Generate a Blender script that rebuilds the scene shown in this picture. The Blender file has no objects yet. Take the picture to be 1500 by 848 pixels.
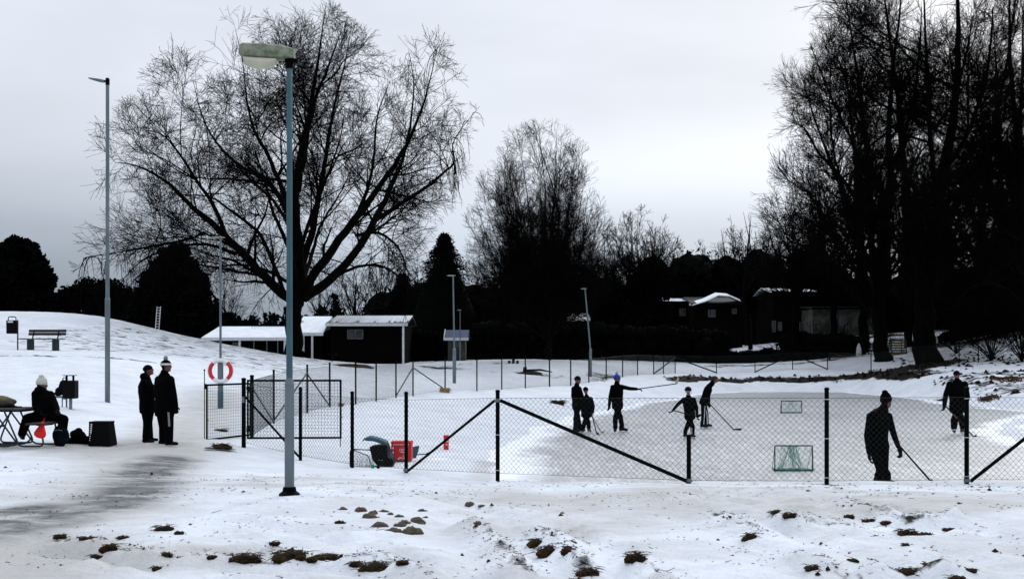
import bpy, bmesh, math, random
import numpy as np
from mathutils import Vector, Matrix
random.seed(7)
RNG = np.random.default_rng(11)
scene = bpy.context.scene
COL = scene.collection
F = 1500.0; CX = 750.0; HZ = 528.0; CAMZ = 1.65

def W(px, py, d):
    return np.array([(px-CX)/F*d, d, CAMZ+(HZ-py)/F*d])

# ------------------------------------------------------------------ tagging
def tag(o, label=None, cat=None, group=None, kind=None):
    if label: o['label'] = label
    if cat: o['category'] = cat
    if group: o['group'] = group
    if kind: o['kind'] = kind
    return o
def empty(name, loc, label, cat, group=None, rz=0):
    o = bpy.data.objects.new(name, None); COL.objects.link(o)
    o.location = tuple(float(v) for v in loc); o.rotation_euler = (0, 0, rz); o.empty_display_size = .2
    return tag(o, label, cat, group)

# ------------------------------------------------------------------ materials
def new_mat(name):
    m = bpy.data.materials.new(name); m.use_nodes = True
    nt = m.node_tree; b = nt.nodes['Principled BSDF']
    return m, nt, b
def N(nt, t, **kw):
    n = nt.nodes.new(t)
    for k, v in kw.items(): setattr(n, k, v)
    return n
def mat(name, c1, c2=None, rough=.8, scale=4, bump=0, bscale=None, metal=0, spec=.3, thr=(.35, .65), stretch=None, sheen=0):
    m, nt, b = new_mat(name)
    b.inputs['Roughness'].default_value = rough; b.inputs['Metallic'].default_value = metal
    b.inputs['Specular IOR Level'].default_value = spec
    c2 = c2 or tuple(v*.7 for v in c1)
    tc = N(nt, 'ShaderNodeTexCoord'); mp = N(nt, 'ShaderNodeMapping')
    if stretch: mp.inputs['Scale'].default_value = stretch
    nt.links.new(tc.outputs['Object'], mp.inputs[0])
    n = N(nt, 'ShaderNodeTexNoise'); n.inputs['Scale'].default_value = scale; n.inputs['Detail'].default_value = 5
    nt.links.new(mp.outputs[0], n.inputs['Vector'])
    r = N(nt, 'ShaderNodeValToRGB'); r.color_ramp.elements[0].position = thr[0]; r.color_ramp.elements[1].position = thr[1]
    r.color_ramp.elements[0].color = (*c1, 1); r.color_ramp.elements[1].color = (*c2, 1)
    nt.links.new(n.outputs['Fac'], r.inputs[0]); nt.links.new(r.outputs[0], b.inputs['Base Color'])
    if bump:
        bn = N(nt, 'ShaderNodeTexNoise'); bn.inputs['Scale'].default_value = bscale or scale*3
        bn.inputs['Detail'].default_value = 6
        nt.links.new(mp.outputs[0], bn.inputs['Vector'])
        bp = N(nt, 'ShaderNodeBump'); bp.inputs['Strength'].default_value = bump; bp.inputs['Distance'].default_value = .03
        nt.links.new(bn.outputs['Fac'], bp.inputs['Height']); nt.links.new(bp.outputs[0], b.inputs['Normal'])
    return m

M = {}
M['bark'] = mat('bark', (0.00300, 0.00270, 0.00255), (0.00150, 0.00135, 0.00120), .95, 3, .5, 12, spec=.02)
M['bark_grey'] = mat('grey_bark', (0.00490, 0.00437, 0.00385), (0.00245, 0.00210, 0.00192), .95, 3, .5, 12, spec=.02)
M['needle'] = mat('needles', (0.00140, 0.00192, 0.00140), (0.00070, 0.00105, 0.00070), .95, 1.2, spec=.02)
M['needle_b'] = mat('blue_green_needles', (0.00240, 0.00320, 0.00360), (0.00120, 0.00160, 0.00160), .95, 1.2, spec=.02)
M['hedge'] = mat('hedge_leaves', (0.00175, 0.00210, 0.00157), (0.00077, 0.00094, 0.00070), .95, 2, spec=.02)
M['post'] = mat('dark_green_coated_steel', (0.00180, 0.00315, 0.00315), (0.00135, 0.00225, 0.00225), .55, 9, spec=.02)
M['brace'] = mat('green_painted_tube', (.012, .045, .04), (.008, .03, .028), .5, 9, spec=.3)
M['wire'] = mat('coated_wire', (.011, .018, .017), (.007, .011, .011), .6, 9, spec=.3)
M['black_metal'] = mat('black_metal', (0.00270, 0.00270, 0.00315), (0.00135, 0.00135, 0.00180), .5, 6, spec=.02)
M['galv'] = mat('galvanised_steel', (.14, .175, .19), (.085, .11, .125), .5, 5, .1, metal=.25, stretch=(1, 1, .25))
M['galv_teal'] = mat('weathered_teal_steel', (.05, .12, .14), (.03, .075, .095), .55, 5, .1, stretch=(1, 1, .3))
M['lamp_shell'] = mat('mossy_lamp_housing', (.24, .25, .20), (.11, .15, .08), .7, 12, .2, thr=(.42, .62))
M['lamp_glass'] = mat('yellowed_diffuser', (.60, .57, .44), (.50, .48, .38), .4, 5)
M['wood_grey'] = mat('weathered_wood', (.05, .055, .055), (.03, .034, .035), .8, 8, .4, stretch=(.4, 6, 6))
M['wood_dark'] = mat('dark_stained_wood', (.013, .009, .008), (.007, .005, .005), .7, 8, .3, stretch=(.4, 6, 6))
M['bin'] = mat('dark_bin_steel', (0.00360, 0.00270, 0.00315), (0.00225, 0.00180, 0.00180), .5, 6, spec=.06)
M['bin_trim'] = mat('bin_post_maroon', (.05, .012, .014), (.03, .01, .012), .5, 6)
M['table_tube'] = mat('dark_teal_tube', (.008, .018, .022), (.005, .01, .013), .5, 6)
M['cloth'] = mat('black_cloth', (0.00202, 0.00202, 0.00247), (0.00113, 0.00113, 0.00135), .95, 20, .4, 60, spec=.02)
M['cloth2'] = mat('black_trouser_cloth', (0.00247, 0.00225, 0.00270), (0.00135, 0.00135, 0.00158), .95, 20, .4, 60, spec=.02)
M['cloth_navy'] = mat('dark_navy_cloth', (0.00360, 0.00540, 0.00960), (0.00240, 0.00360, 0.00600), .95, 20, .4, 60, spec=.02)
M['cloth_teal'] = mat('dark_teal_cloth', (.012, .035, .04), (.008, .02, .025), .95, 20, .4, 60, spec=.08)
M['skin'] = mat('skin', (.13, .05, .04), (.10, .04, .03), .6, 20)
M['hair'] = mat('dark_hair', (0.00270, 0.00180, 0.00180), (0.00135, 0.00090, 0.00090), .8, 30, .4, 90, spec=.06)
M['glove'] = mat('black_glove', (0.00270, 0.00270, 0.00315), (0.00180, 0.00180, 0.00180), .8, 20, .3, spec=.06)
M['white_cloth'] = mat('white_cloth', (.62, .64, .66), (.45, .47, .5), .9, 30, .3, 60)
M['cream_wool'] = mat('cream_wool', (.56, .56, .50), (.38, .38, .33), .95, 40, .6, 90)
M['grey_cloth'] = mat('grey_cloth', (.20, .21, .22), (.15, .155, .165), .95, 30, .3, 60)
M['blue_wool'] = mat('blue_wool', (.02, .045, .35), (.012, .025, .2), .95, 30, .5, 70)
M['blue_light'] = mat('light_blue_wool', (.22, .32, .6), (.1, .16, .42), .95, 30, .5, 70)
M['steel'] = mat('skate_steel', (.5, .52, .55), (.35, .37, .4), .3, 10, metal=.7)
M['boot_light'] = mat('light_boot_leather', (.30, .31, .33), (.03, .03, .035), .6, 14, thr=(.45, .5))
M['boot_dark'] = mat('dark_boot_leather', (0.00540, 0.00540, 0.00630), (0.00315, 0.00315, 0.00360), .6, 14, spec=.06)
M['stick'] = mat('dark_stick_shaft', (0.00540, 0.00450, 0.00450), (0.00270, 0.00270, 0.00270), .5, 8, spec=.06)
M['stick_light'] = mat('light_stick_blade', (.4, .4, .38), (.25, .25, .24), .6, 12)
M['red'] = mat('red_plastic', (.52, .012, .016), (.42, .01, .013), .5, 6)
M['red_cloth'] = mat('red_fabric', (.72, .02, .012), (.6, .015, .01), .8, 6)
M['ring_red'] = mat('red_ring_vinyl', (.60, .02, .022), (.5, .015, .02), .5, 6)
M['ring_white'] = mat('white_ring_vinyl', (.72, .74, .75), (.62, .64, .66), .5, 6)
M['white_paint'] = mat('white_paint', (.62, .64, .65), (.5, .52, .53), .6, 4)
M['mark'] = mat('pale_print', (.6, .6, .62), (.5, .5, .52), .6, 20)
M['mark_red'] = mat('faded_red_print', (.14, .03, .035), (.09, .02, .02), .7, 20)
M['blackbox'] = mat('black_bucket_plastic', (0.00180, 0.00180, 0.00225), (0.00113, 0.00113, 0.00135), .6, 9, spec=.06)
M['blueplastic'] = mat('slate_blue_plastic', (.02, .09, .125), (.015, .06, .09), .5, 6)
M['olive'] = mat('olive_canvas', (.11, .10, .045), (.06, .055, .03), .9, 9, .4)
M['net_green'] = mat('green_netting', (.008, .27, .18), (.006, .18, .12), .8, 20)
M['rock'] = mat('snow_dusted_stone', (.10, .075, .055), (.05, .038, .028), .9, 8, .6, 16)
M['clod'] = mat('brown_turf', (.045, .022, .010), (.012, .007, .004), .95, 9, .8, 22, spec=.05, thr=(.4, .6))
M['clod_o'] = mat('olive_turf', (.042, .031, .013), (.014, .010, .005), .95, 9, .8, 22, spec=.05, thr=(.4, .6))
M['straw'] = mat('straw_coloured_grass', (.33, .24, .11), (.2, .14, .06), .95, 9, .6, 22)
M['orange_leaf'] = mat('rust_brown_leaves', (.10, .035, .012), (.045, .018, .007), .95, 9, .6, 22)
M['earth'] = mat('dark_earth', (.008, .0055, .004), (.003, .0022, .0018), .95, 4, spec=.03)
M['grass'] = mat('dead_grass', (.075, .055, .035), (.03, .024, .018), .95, 3, spec=.05)
M['wall_dark'] = mat('dark_boarded_wall', (0.00270, 0.00225, 0.00225), (0.00180, 0.00158, 0.00158), .9, 3, .3, stretch=(6, 6, .3), spec=.02)
M['wall_pale'] = mat('grey_green_plaster', (.065, .07, .055), (.02, .022, .017), .9, 1.5)
M['roofsnow'] = mat('snow_on_roof', (.80, .83, .87), (.68, .72, .77), .9, 2, .4, 6)
M['roof_corr'] = mat('corrugated_roof_sheet', (.02, .02, .022), (.012, .012, .014), .6, 3)
M['roof_blue'] = mat('blue_roof_sheet', (.015, .03, .11), (.01, .02, .07), .5, 3)
M['trim_dim'] = mat('dull_window_trim', (.10, .105, .11), (.05, .05, .055), .7, 4)
M['window'] = mat('dim_window_glass', (.05, .055, .06), (.03, .03, .035), .15, 2, spec=.5)
M['snowlump'] = mat('snow_lump', (.86, .89, .93), (.78, .81, .85), .9, 3, .4, 12)

def snow_mat():
    m, nt, b = new_mat('snow_ground')
    L = nt.links.new
    b.inputs['Roughness'].default_value = .85; b.inputs['Specular IOR Level'].default_value = .15
    tc = N(nt, 'ShaderNodeTexCoord')
    def noise(sc, det=6, rough=.55, stretch=None, dist=0):
        mp = N(nt, 'ShaderNodeMapping'); L(tc.outputs['Object'], mp.inputs[0])
        if stretch: mp.inputs['Scale'].default_value = stretch
        n = N(nt, 'ShaderNodeTexNoise'); n.inputs['Scale'].default_value = sc; n.inputs['Detail'].default_value = det
        n.inputs['Roughness'].default_value = rough; n.inputs['Distortion'].default_value = dist
        L(mp.outputs[0], n.inputs['Vector']); return n.outputs['Fac']
    def ramp(src, a, c, lo=0., hi=1.):
        r = N(nt, 'ShaderNodeMapRange'); r.inputs['From Min'].default_value = a; r.inputs['From Max'].default_value = c
        r.inputs['To Min'].default_value = lo; r.inputs['To Max'].default_value = hi
        L(src, r.inputs['Value']); return r.outputs[0]
    def math_(op, a, c):
        n = N(nt, 'ShaderNodeMath', operation=op)
        for i, v in enumerate((a, c)):
            if isinstance(v, (int, float)): n.inputs[i].default_value = v
            else: L(v, n.inputs[i])
        n.use_clamp = False; return n.outputs[0]
    def attr(nm):
        a = N(nt, 'ShaderNodeAttribute', attribute_name=nm); return a.outputs['Fac']
    def mix(f, a, c):
        x = N(nt, 'ShaderNodeMix', data_type='RGBA'); L(f, x.inputs[0])
        for i, v in ((6, a), (7, c)):
            if isinstance(v, tuple): x.inputs[i].default_value = (*v, 1)
            else: L(v, x.inputs[i])
        return x.outputs[2]
    base = mix(ramp(noise(.5), .3, .7), (.83, .875, .94), (.68, .73, .80))
    # trampled grey patches
    dirty = attr('dirt'); wet = attr('wet'); soil = attr('soil'); speck = attr('speck')
    dn = ramp(math_('ADD', math_('MULTIPLY', dirty, .75), math_('MULTIPLY', noise(1.4, 8, .65, (1, 2.2, 1)), .7)), .42, 1.15)
    c = mix(dn, base, (.45, .445, .43))
    wn = ramp(math_('MULTIPLY', ramp(wet, .2, .8), math_('ADD', math_('MULTIPLY', noise(1.5, 9, .72, (.9, 1.5, 1), .4), 3.2), -.95)), .04, .8, 0, .95)
    c = mix(wn, c, (.115, .118, .118))
    # specks of grass / earth poking through
    s1 = ramp(noise(5, 7, .78, (1, 1.6, 1)), .635, .71)
    s2 = ramp(noise(.7, 4, .6), .40, .62)
    sp = math_('MULTIPLY', math_('MULTIPLY', s1, s2), speck)
    c = mix(sp, c, (.10, .075, .05))
    s3 = ramp(noise(17, 5, .68), .67, .74)
    c = mix(math_('MULTIPLY', s3, math_('MULTIPLY', speck, .8)), c, (.12, .09, .06))
    sn = ramp(math_('ADD', math_('MULTIPLY', soil, .9), math_('MULTIPLY', noise(1.5, 10, .72, (1, 1.3, 1), .5), 1.0)), .90, 1.02)
    sc_ = mix(ramp(noise(2.2, 6, .7), .4, .65), (.003, .0025, .002), (.016, .011, .007))
    c = mix(sn, c, sc_)
    L(c, b.inputs['Base Color'])
    bn = math_('ADD', math_('MULTIPLY', noise(3.2, 9, .6), 1.0), math_('MULTIPLY', noise(16, 4, .6), .22))
    bp = N(nt, 'ShaderNodeBump'); bp.inputs['Strength'].default_value = .9; bp.inputs['Distance'].default_value = .12
    L(bn, bp.inputs['Height']); L(bp.outputs[0], b.inputs['Normal'])
    return m
M['snow'] = snow_mat()
def ice_mat():
    m, nt, b = new_mat('rink_ice')
    L = nt.links.new
    b.inputs['Roughness'].default_value = .5; b.inputs['Specular IOR Level'].default_value = .25
    tc = N(nt, 'ShaderNodeTexCoord')
    def noise(sc, det, st):
        mp = N(nt, 'ShaderNodeMapping'); L(tc.outputs['Object'], mp.inputs[0]); mp.inputs['Scale'].default_value = st
        n = N(nt, 'ShaderNodeTexNoise'); n.inputs['Scale'].default_value = sc; n.inputs['Detail'].default_value = det
        n.inputs['Roughness'].default_value = .65
        L(mp.outputs[0], n.inputs['Vector']); return n.outputs['Fac']
    r = N(nt, 'ShaderNodeValToRGB'); L(noise(.25, 9, (1, .55, 1)), r.inputs[0])
    r.color_ramp.elements[0].position = .3; r.color_ramp.elements[0].color = (.31, .315, .32, 1)
    r.color_ramp.elements[1].position = .68; r.color_ramp.elements[1].color = (.43, .435, .44, 1)
    x = N(nt, 'ShaderNodeMix', data_type='RGBA')
    r2 = N(nt, 'ShaderNodeMapRange'); L(noise(6, 8, (1, .35, 1)), r2.inputs['Value'])
    r2.inputs['From Min'].default_value = .52; r2.inputs['From Max'].default_value = .72; r2.inputs['To Max'].default_value = .5
    L(r2.outputs[0], x.inputs[0]); L(r.outputs[0], x.inputs[6]); x.inputs[7].default_value = (.68, .69, .70, 1)
    # wetter bare band towards the far shore
    a = N(nt, 'ShaderNodeAttribute', attribute_name='bare')
    x2 = N(nt, 'ShaderNodeMix', data_type='RGBA'); L(a.outputs['Fac'], x2.inputs[0]); L(x.outputs[2], x2.inputs[6])
    x2.inputs[7].default_value = (.20, .205, .205, 1)
    sc0 = None
    for st, rot in (((1.2, .16, 1), .5), ((1.1, .14, 1), -.75), ((1.2, .18, 1), 1.35)):
        mp = N(nt, 'ShaderNodeMapping'); L(tc.outputs['Object'], mp.inputs[0]); mp.inputs['Scale'].default_value = st; mp.inputs['Rotation'].default_value = (0, 0, rot)
        n = N(nt, 'ShaderNodeTexNoise'); n.inputs['Scale'].default_value = 2.2; n.inputs['Detail'].default_value = 3; L(mp.outputs[0], n.inputs['Vector'])
        s_ = N(nt, 'ShaderNodeMath', operation='SUBTRACT'); L(n.outputs['Fac'], s_.inputs[0]); s_.inputs[1].default_value = .5
        s2 = N(nt, 'ShaderNodeMath', operation='ABSOLUTE'); L(s_.outputs[0], s2.inputs[0])
        s3 = N(nt, 'ShaderNodeMapRange'); L(s2.outputs[0], s3.inputs['Value']); s3.inputs['From Min'].default_value = .003; s3.inputs['From Max'].default_value = .012; s3.inputs['To Min'].default_value = .5; s3.inputs['To Max'].default_value = 0
        if sc0 is None: sc0 = s3.outputs[0]
        else:
            mxx = N(nt, 'ShaderNodeMath', operation='MAXIMUM'); L(sc0, mxx.inputs[0]); L(s3.outputs[0], mxx.inputs[1]); sc0 = mxx.outputs[0]
    x3 = N(nt, 'ShaderNodeMix', data_type='RGBA'); L(sc0, x3.inputs[0]); L(x2.outputs[2], x3.inputs[6]); x3.inputs[7].default_value = (.74, .76, .78, 1)
    ad = N(nt, 'ShaderNodeAttribute', attribute_name='dust'); nn = noise(1.1, 9, (1, 1, 1))
    m1 = N(nt, 'ShaderNodeMath', operation='MULTIPLY'); m1.inputs[1].default_value = 1.1; L(nn, m1.inputs[0])
    m2 = N(nt, 'ShaderNodeMath', operation='ADD'); L(ad.outputs['Fac'], m2.inputs[0]); L(m1.outputs[0], m2.inputs[1])
    m3 = N(nt, 'ShaderNodeMapRange'); L(m2.outputs[0], m3.inputs['Value']); m3.inputs['From Min'].default_value = .75; m3.inputs['From Max'].default_value = 1.15
    x4 = N(nt, 'ShaderNodeMix', data_type='RGBA'); L(m3.outputs[0], x4.inputs[0]); L(x3.outputs[2], x4.inputs[6]); x4.inputs[7].default_value = (.84, .87, .91, 1)
    L(x4.outputs[2], b.inputs['Base Color'])
    bp = N(nt, 'ShaderNodeBump'); bp.inputs['Strength'].default_value = .15; bp.inputs['Distance'].default_value = .01
    L(noise(9, 6, (1, 1, 1)), bp.inputs['Height']); L(bp.outputs[0], b.inputs['Normal'])
    return m
M['ice'] = ice_mat()

# ------------------------------------------------------------------ mesh builder
class MB:
    def __init__(s): s.v = []; s.f = []; s.n = 0
    def add(s, v, f):
        v = np.asarray(v, float).reshape(-1, 3)
        if isinstance(f, np.ndarray): f = (f + s.n).tolist()
        else: f = [[i+s.n for i in q] for q in f]
        s.v.append(v); s.f += f; s.n += len(v); return s
    def box(s, c, size, rz=0, rot=None):
        x, y, z = [q/2 for q in size]
        v = np.array([[-x,-y,-z],[x,-y,-z],[x,y,-z],[-x,y,-z],[-x,-y,z],[x,-y,z],[x,y,z],[-x,y,z]])
        R = rot if rot is not None else np.array(Matrix.Rotation(rz, 3, 'Z'))
        v = v @ np.asarray(R).T + np.asarray(c)
        return s.add(v, [[0,3,2,1],[4,5,6,7],[0,1,5,4],[1,2,6,5],[2,3,7,6],[3,0,4,7]])
    def bar(s, a, b, w, h):
        a = np.asarray(a, float); b = np.asarray(b, float); d = b-a; L = np.linalg.norm(d)
        q = Vector(d).to_track_quat('X', 'Z').to_matrix()
        return s.box((a+b)/2, (L, w, h), rot=np.array(q))
    def tube(s, pts, r, n=8, caps=True, closed=False):
        pts = np.asarray(pts, float); m = len(pts); r = np.broadcast_to(np.asarray(r, float), (m,))
        if closed: t = np.roll(pts, -1, 0)-np.roll(pts, 1, 0)
        else: t = np.gradient(pts, axis=0)
        t /= np.linalg.norm(t, axis=1, keepdims=True)+1e-9
        ref = np.array([0, 0, 1.]) if abs(t[:, 2].mean()) < .8 and np.abs(t[:, 2]).max() < .95 else np.array([0, 1., 0])
        if closed:
            nrm = np.linalg.svd(pts-pts.mean(0))[2][2]; ref = nrm
        u = np.cross(t, ref); u /= np.linalg.norm(u, axis=1, keepdims=True)+1e-9; w = np.cross(t, u)
        a = np.arange(n)/n*2*np.pi
        v = pts[:, None]+r[:, None, None]*(np.cos(a)[None, :, None]*u[:, None]+np.sin(a)[None, :, None]*w[:, None])
        f = []
        for i in range(m if closed else m-1):
            k = (i+1) % m
            for j in range(n): f.append([i*n+j, i*n+(j+1) % n, k*n+(j+1) % n, k*n+j])
        if caps and not closed: f.append(list(range(n))[::-1]); f.append([(m-1)*n+j for j in range(n)])
        return s.add(v, f)
    def lathe(s, prof, c=(0, 0, 0), n=20, rot=None):
        prof = np.asarray(prof, float); m = len(prof); a = np.arange(n)/n*2*np.pi
        v = np.zeros((m, n, 3)); v[..., 0] = prof[:, :1]*np.cos(a); v[..., 1] = prof[:, :1]*np.sin(a); v[..., 2] = prof[:, 1:2]
        v = v.reshape(-1, 3)
        if rot is not None: v = v @ np.asarray(rot).T
        v = v+np.asarray(c)
        f = [[i*n+j, i*n+(j+1) % n, (i+1)*n+(j+1) % n, (i+1)*n+j] for i in range(m-1) for j in range(n)]
        f.append(list(range(n))[::-1]); f.append([(m-1)*n+j for j in range(n)])
        return s.add(v, f)
    def ell(s, c, rad, rot=None, n=12, m=8, seed=None, amp=0):
        prof = [(math.sin(math.pi*i/m), -math.cos(math.pi*i/m)) for i in range(m+1)]
        prof[0] = (.02, -1); prof[-1] = (.02, 1)
        pr = np.array(prof); a = np.arange(n)/n*2*np.pi
        v = np.zeros((m+1, n, 3)); v[..., 0] = pr[:, :1]*np.cos(a); v[..., 1] = pr[:, :1]*np.sin(a); v[..., 2] = pr[:, 1:2]
        v = v.reshape(-1, 3)
        if amp:
            r = np.random.default_rng(seed or 0); k = r.normal(size=(6, 3))*2.2; ph = r.uniform(0, 6.28, 6)
            dsp = sum(np.sin(v@k[i]*(1+i*.5)+ph[i])/(1+i*.35) for i in range(6))
            v = v*(1+amp*dsp[:, None]/2.2)
        v = v*np.asarray(rad)
        if rot is not None: v = v @ np.asarray(rot).T
        f = [[i*n+j, i*n+(j+1) % n, (i+1)*n+(j+1) % n, (i+1)*n+j] for i in range(m) for j in range(n)]
        f.append(list(range(n))[::-1]); f.append([m*n+j for j in range(n)])
        return s.add(v+np.asarray(c), f)
    def build(s, name, material, parent=None, smooth=False, origin=None, bevel=0):
        me = bpy.data.meshes.new(name)
        v = np.concatenate(s.v) if s.v else np.zeros((0, 3))
        if origin is not None: v = v-np.asarray(origin)
        me.from_pydata(v.tolist() if len(v) < 5000 else v, [], s.f)
        if isinstance(material, (list, tuple)):
            for q in material: me.materials.append(q)
        else: me.materials.append(material)
        if smooth: me.shade_smooth() if hasattr(me, 'shade_smooth') else me.polygons.foreach_set('use_smooth', [True]*len(me.polygons))
        me.update()
        o = bpy.data.objects.new(name, me); COL.objects.link(o)
        if origin is not None: o.location = tuple(float(q) for q in origin)
        if parent: o.parent = parent
        if bevel:
            b = o.modifiers.new('bevel', 'BEVEL'); b.width = bevel; b.segments = 2; b.limit_method = 'ANGLE'
        return o

def tris_mesh(name, V, Fc, material, parent=None, smooth=False):
    """fast mesh from numpy arrays; Fc (k, n) equal-size faces"""
    me = bpy.data.meshes.new(name)
    V = np.ascontiguousarray(V, np.float32).reshape(-1, 3); Fc = np.ascontiguousarray(Fc, np.int32); k, n = Fc.shape
    me.vertices.add(len(V)); me.vertices.foreach_set('co', V.ravel())
    me.loops.add(k*n); me.loops.foreach_set('vertex_index', Fc.ravel())
    me.polygons.add(k); me.polygons.foreach_set('loop_start', np.arange(0, k*n, n, dtype=np.int32))
    me.polygons.foreach_set('loop_total', np.full(k, n, np.int32))
    if smooth: me.polygons.foreach_set('use_smooth', np.ones(k, bool))
    me.materials.append(material); me.update(calc_edges=True)
    o = bpy.data.objects.new(name, me); COL.objects.link(o)
    if parent: o.parent = parent
    return o

# ------------------------------------------------------------------ terrain
def vnoise(x, y, seed=0):
    x = np.asarray(x, float); y = np.asarray(y, float)
    xi = np.floor(x).astype(np.int64); yi = np.floor(y).astype(np.int64); fx = x-xi; fy = y-yi
    fx = fx*fx*(3-2*fx); fy = fy*fy*(3-2*fy)
    def h(a, b):
        k = (a*374761393+b*668265263+seed*2147483647) & 0xffffffff
        k = ((k ^ (k >> 13))*1274126177) & 0xffffffff
        return ((k ^ (k >> 16)) & 0xffff)/65535.
    return (h(xi, yi)*(1-fx)+h(xi+1, yi)*fx)*(1-fy)+(h(xi, yi+1)*(1-fx)+h(xi+1, yi+1)*fx)*fy
def fbm(x, y, sc, octs=4, seed=0, gain=.5):
    t = 0; a = 1; s = 0
    for i in range(octs):
        t = t+a*(vnoise(np.asarray(x)*sc+i*17.3, np.asarray(y)*sc-i*9.1, seed+i)-.5); s += a; a *= gain; sc *= 2.03
    return t/s*2

CP = []   # control points (x, y, z)
def cp(px, py, d): CP.append(W(px, py, d))
for xx in (-12, -6, 0, 6, 12):
    for yy in (3, 8, 12): CP.append(np.array([xx, yy, 0.]))
for a in [(516,685,19.1),(595,692,18.4),(729,699,16.8),(1009,710,15.3),(1211,711,15.2),(1416,709,15.4),(440,672,20.6),(357,653,21),(369,640,24),
          (157,591,30),(320,598,31),(100,598,26),(232,650,20.3),(20,652,19.5),(150,653,20),(-150,640,21),
          (64,513,41),(0,516,38),(180,520,38),(-150,516,39),(0,545,33),(100,560,31),(-150,550,32),
          (80,457,58),(0,458,58),(-200,462,58),(160,466,58),(230,484,58),(300,501,57),(380,517,56),(450,529,56),
          (250,540,36),(400,540,45),(665,560,49),(865,545,64),(560,535,70),(450,531,75),(800,527,74),(700,528,80),(950,527,92),(1100,530,95),
          (401,620,28),(450,604,31),(483,594,33.5),(521,593,36),(551,588,38.5),(580,583,41),(605,580,43),(652,572,45),(698,573,46.5),(735,571,48.5),(769,568,50.5),
          (805,566,53),(836,565,55.5),(862,560,58),(888,556,61.5),(912,552,65),(934,549,69),(957,549,72),(989,547,78),(1049,547,80),(1106,546,80),(1161,541,80),(1212,542,80),
          (1276,543,73),(1290,528,80),(1355,535,76),(1405,528,74),(1499,528,72),(1450,490,90),(1499,480,90),(1600,470,90),(1380,503,93),(1440,545,62),(1500,545,62),(1500,510,79),(1420,512,82),(1100,506,112),(1200,497,104),
          (1450,560,54),(1500,570,50),(1400,588,50),(1650,560,50),(1650,600,40),(1500,628,35),(1650,640,28),(1600,700,17),
          (650,620,29),(653,656,24),(560,680,20.5),(870,572,52),(940,558,66),(1150,556,75),(1250,553,75.5),(1050,556,74),(1330,556,66)]: cp(*a)
for a in [(-38,80,2.2),(-25,85,2.0),(-10,110,2.2),(10,125,2.4),(40,125,4.2),(60,100,6),(70,60,5),(-60,60,4.5),(-60,30,2),(-40,20,.5),(40,20,0.2),(45,40,1.2),(0,160,3),(-80,160,4),(80,160,7),(-30,3,0),(30,3,0)]: CP.append(np.array(a, float))
CP = np.array(CP)
def _phi(r): return np.where(r > 1e-9, r*r*np.log(np.maximum(r, 1e-9)), 0)
def _fit():
    P = CP[:, :2]/20.; n = len(P)
    K = _phi(np.linalg.norm(P[:, None]-P[None], axis=2))+np.eye(n)*.004
    Q = np.c_[np.ones(n), P]; A = np.block([[K, Q], [Q.T, np.zeros((3, 3))]])
    return np.linalg.solve(A, np.r_[CP[:, 2], np.zeros(3)])
_WT = _fit()
ICE_PX = [(700,706),(722,660),(772,630),(832,610),(900,597),(980,583),(1030,575.5),(1100,573.5),(1240,573.5),(1330,581),(1400,591),(1460,598),(1530,605),(1500,613),(1458,630),(1500,646),(1560,662),(1600,690)]
ICEP = [((px-CX)*2.15/(py-HZ), 2.15*F/(py-HZ)) for px, py in ICE_PX]+[(11.5, 16.6), (-1.2, 16.9), (-1.5, 17.6)]
ICEP = np.array(ICEP)
def ice_sd(x, y):
    """signed distance to the ice outline, negative inside"""
    x = np.asarray(x, float); y = np.asarray(y, float); sh = x.shape; x = x.ravel(); y = y.ravel()
    d = np.full(x.shape, 1e9); ins = np.zeros(x.shape, bool); n = len(ICEP)
    for i in range(n):
        a = ICEP[i]; b = ICEP[(i+1) % n]; e = b-a
        t = np.clip(((x-a[0])*e[0]+(y-a[1])*e[1])/(e@e), 0, 1)
        d = np.minimum(d, np.hypot(x-a[0]-t*e[0], y-a[1]-t*e[1]))
        c = ((a[1] > y) != (b[1] > y)) & (x < (b[0]-a[0])*(y-a[1])/(b[1]-a[1]+1e-12)+a[0]); ins ^= c
    r = np.where(ins, -d, d)
    r = r+np.clip(y/40, .25, 1)*(.75*fbm(x, y, .33, 3, 501)+.35*fbm(x, y, 1.3, 3, 502))
    return r.reshape(sh)
def sstep(a, b, v):
    t = np.clip((v-a)/(b-a), 0, 1); return t*t*(3-2*t)
def seg_d(x, y, pts):
    d = np.full(np.shape(x), 1e9)
    for a, b in zip(pts[:-1], pts[1:]):
        a = np.array(a); e = np.array(b)-a; t = np.clip(((x-a[0])*e[0]+(y-a[1])*e[1])/(e@e), 0, 1)
        d = np.minimum(d, np.hypot(x-a[0]-t*e[0], y-a[1]-t*e[1]))
    return d
def gp(px, py, d=None):
    """pixel of a foreground ground spot to world x, y (flat ground z=0)"""
    d = d or CAMZ*F/(py-HZ); return ((px-CX)/F*d, d)
TRACKS = [[gp(330,760),gp(520,800),gp(700,846)],[gp(640,730),gp(800,760),gp(1010,846)],[gp(960,730),gp(1120,765),gp(1380,846)],[gp(1010,722),gp(1220,760),gp(1490,830)],[gp(150,838),gp(380,800),gp(560,790)],[gp(60,800),gp(250,842),gp(420,855)],[gp(1080,716),gp(1300,745),gp(1500,790)]]
RIDGES = [[gp(85,786),gp(160,801),gp(240,812),gp(335,820),gp(425,824)],[gp(400,806),gp(485,818),gp(560,827),gp(620,840)],
          [gp(690,765),gp(730,800),gp(770,840)],[gp(785,780),gp(830,805),gp(860,840)],[gp(1180,815),gp(1270,845)],[gp(1240,741),gp(1330,768),gp(1400,760)],
          [gp(1130,762),gp(1200,772),gp(1280,775)],[gp(1050,760),gp(1120,790)],[gp(1300,835),gp(1400,832)],[gp(930,815),gp(980,845)]]
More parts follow.
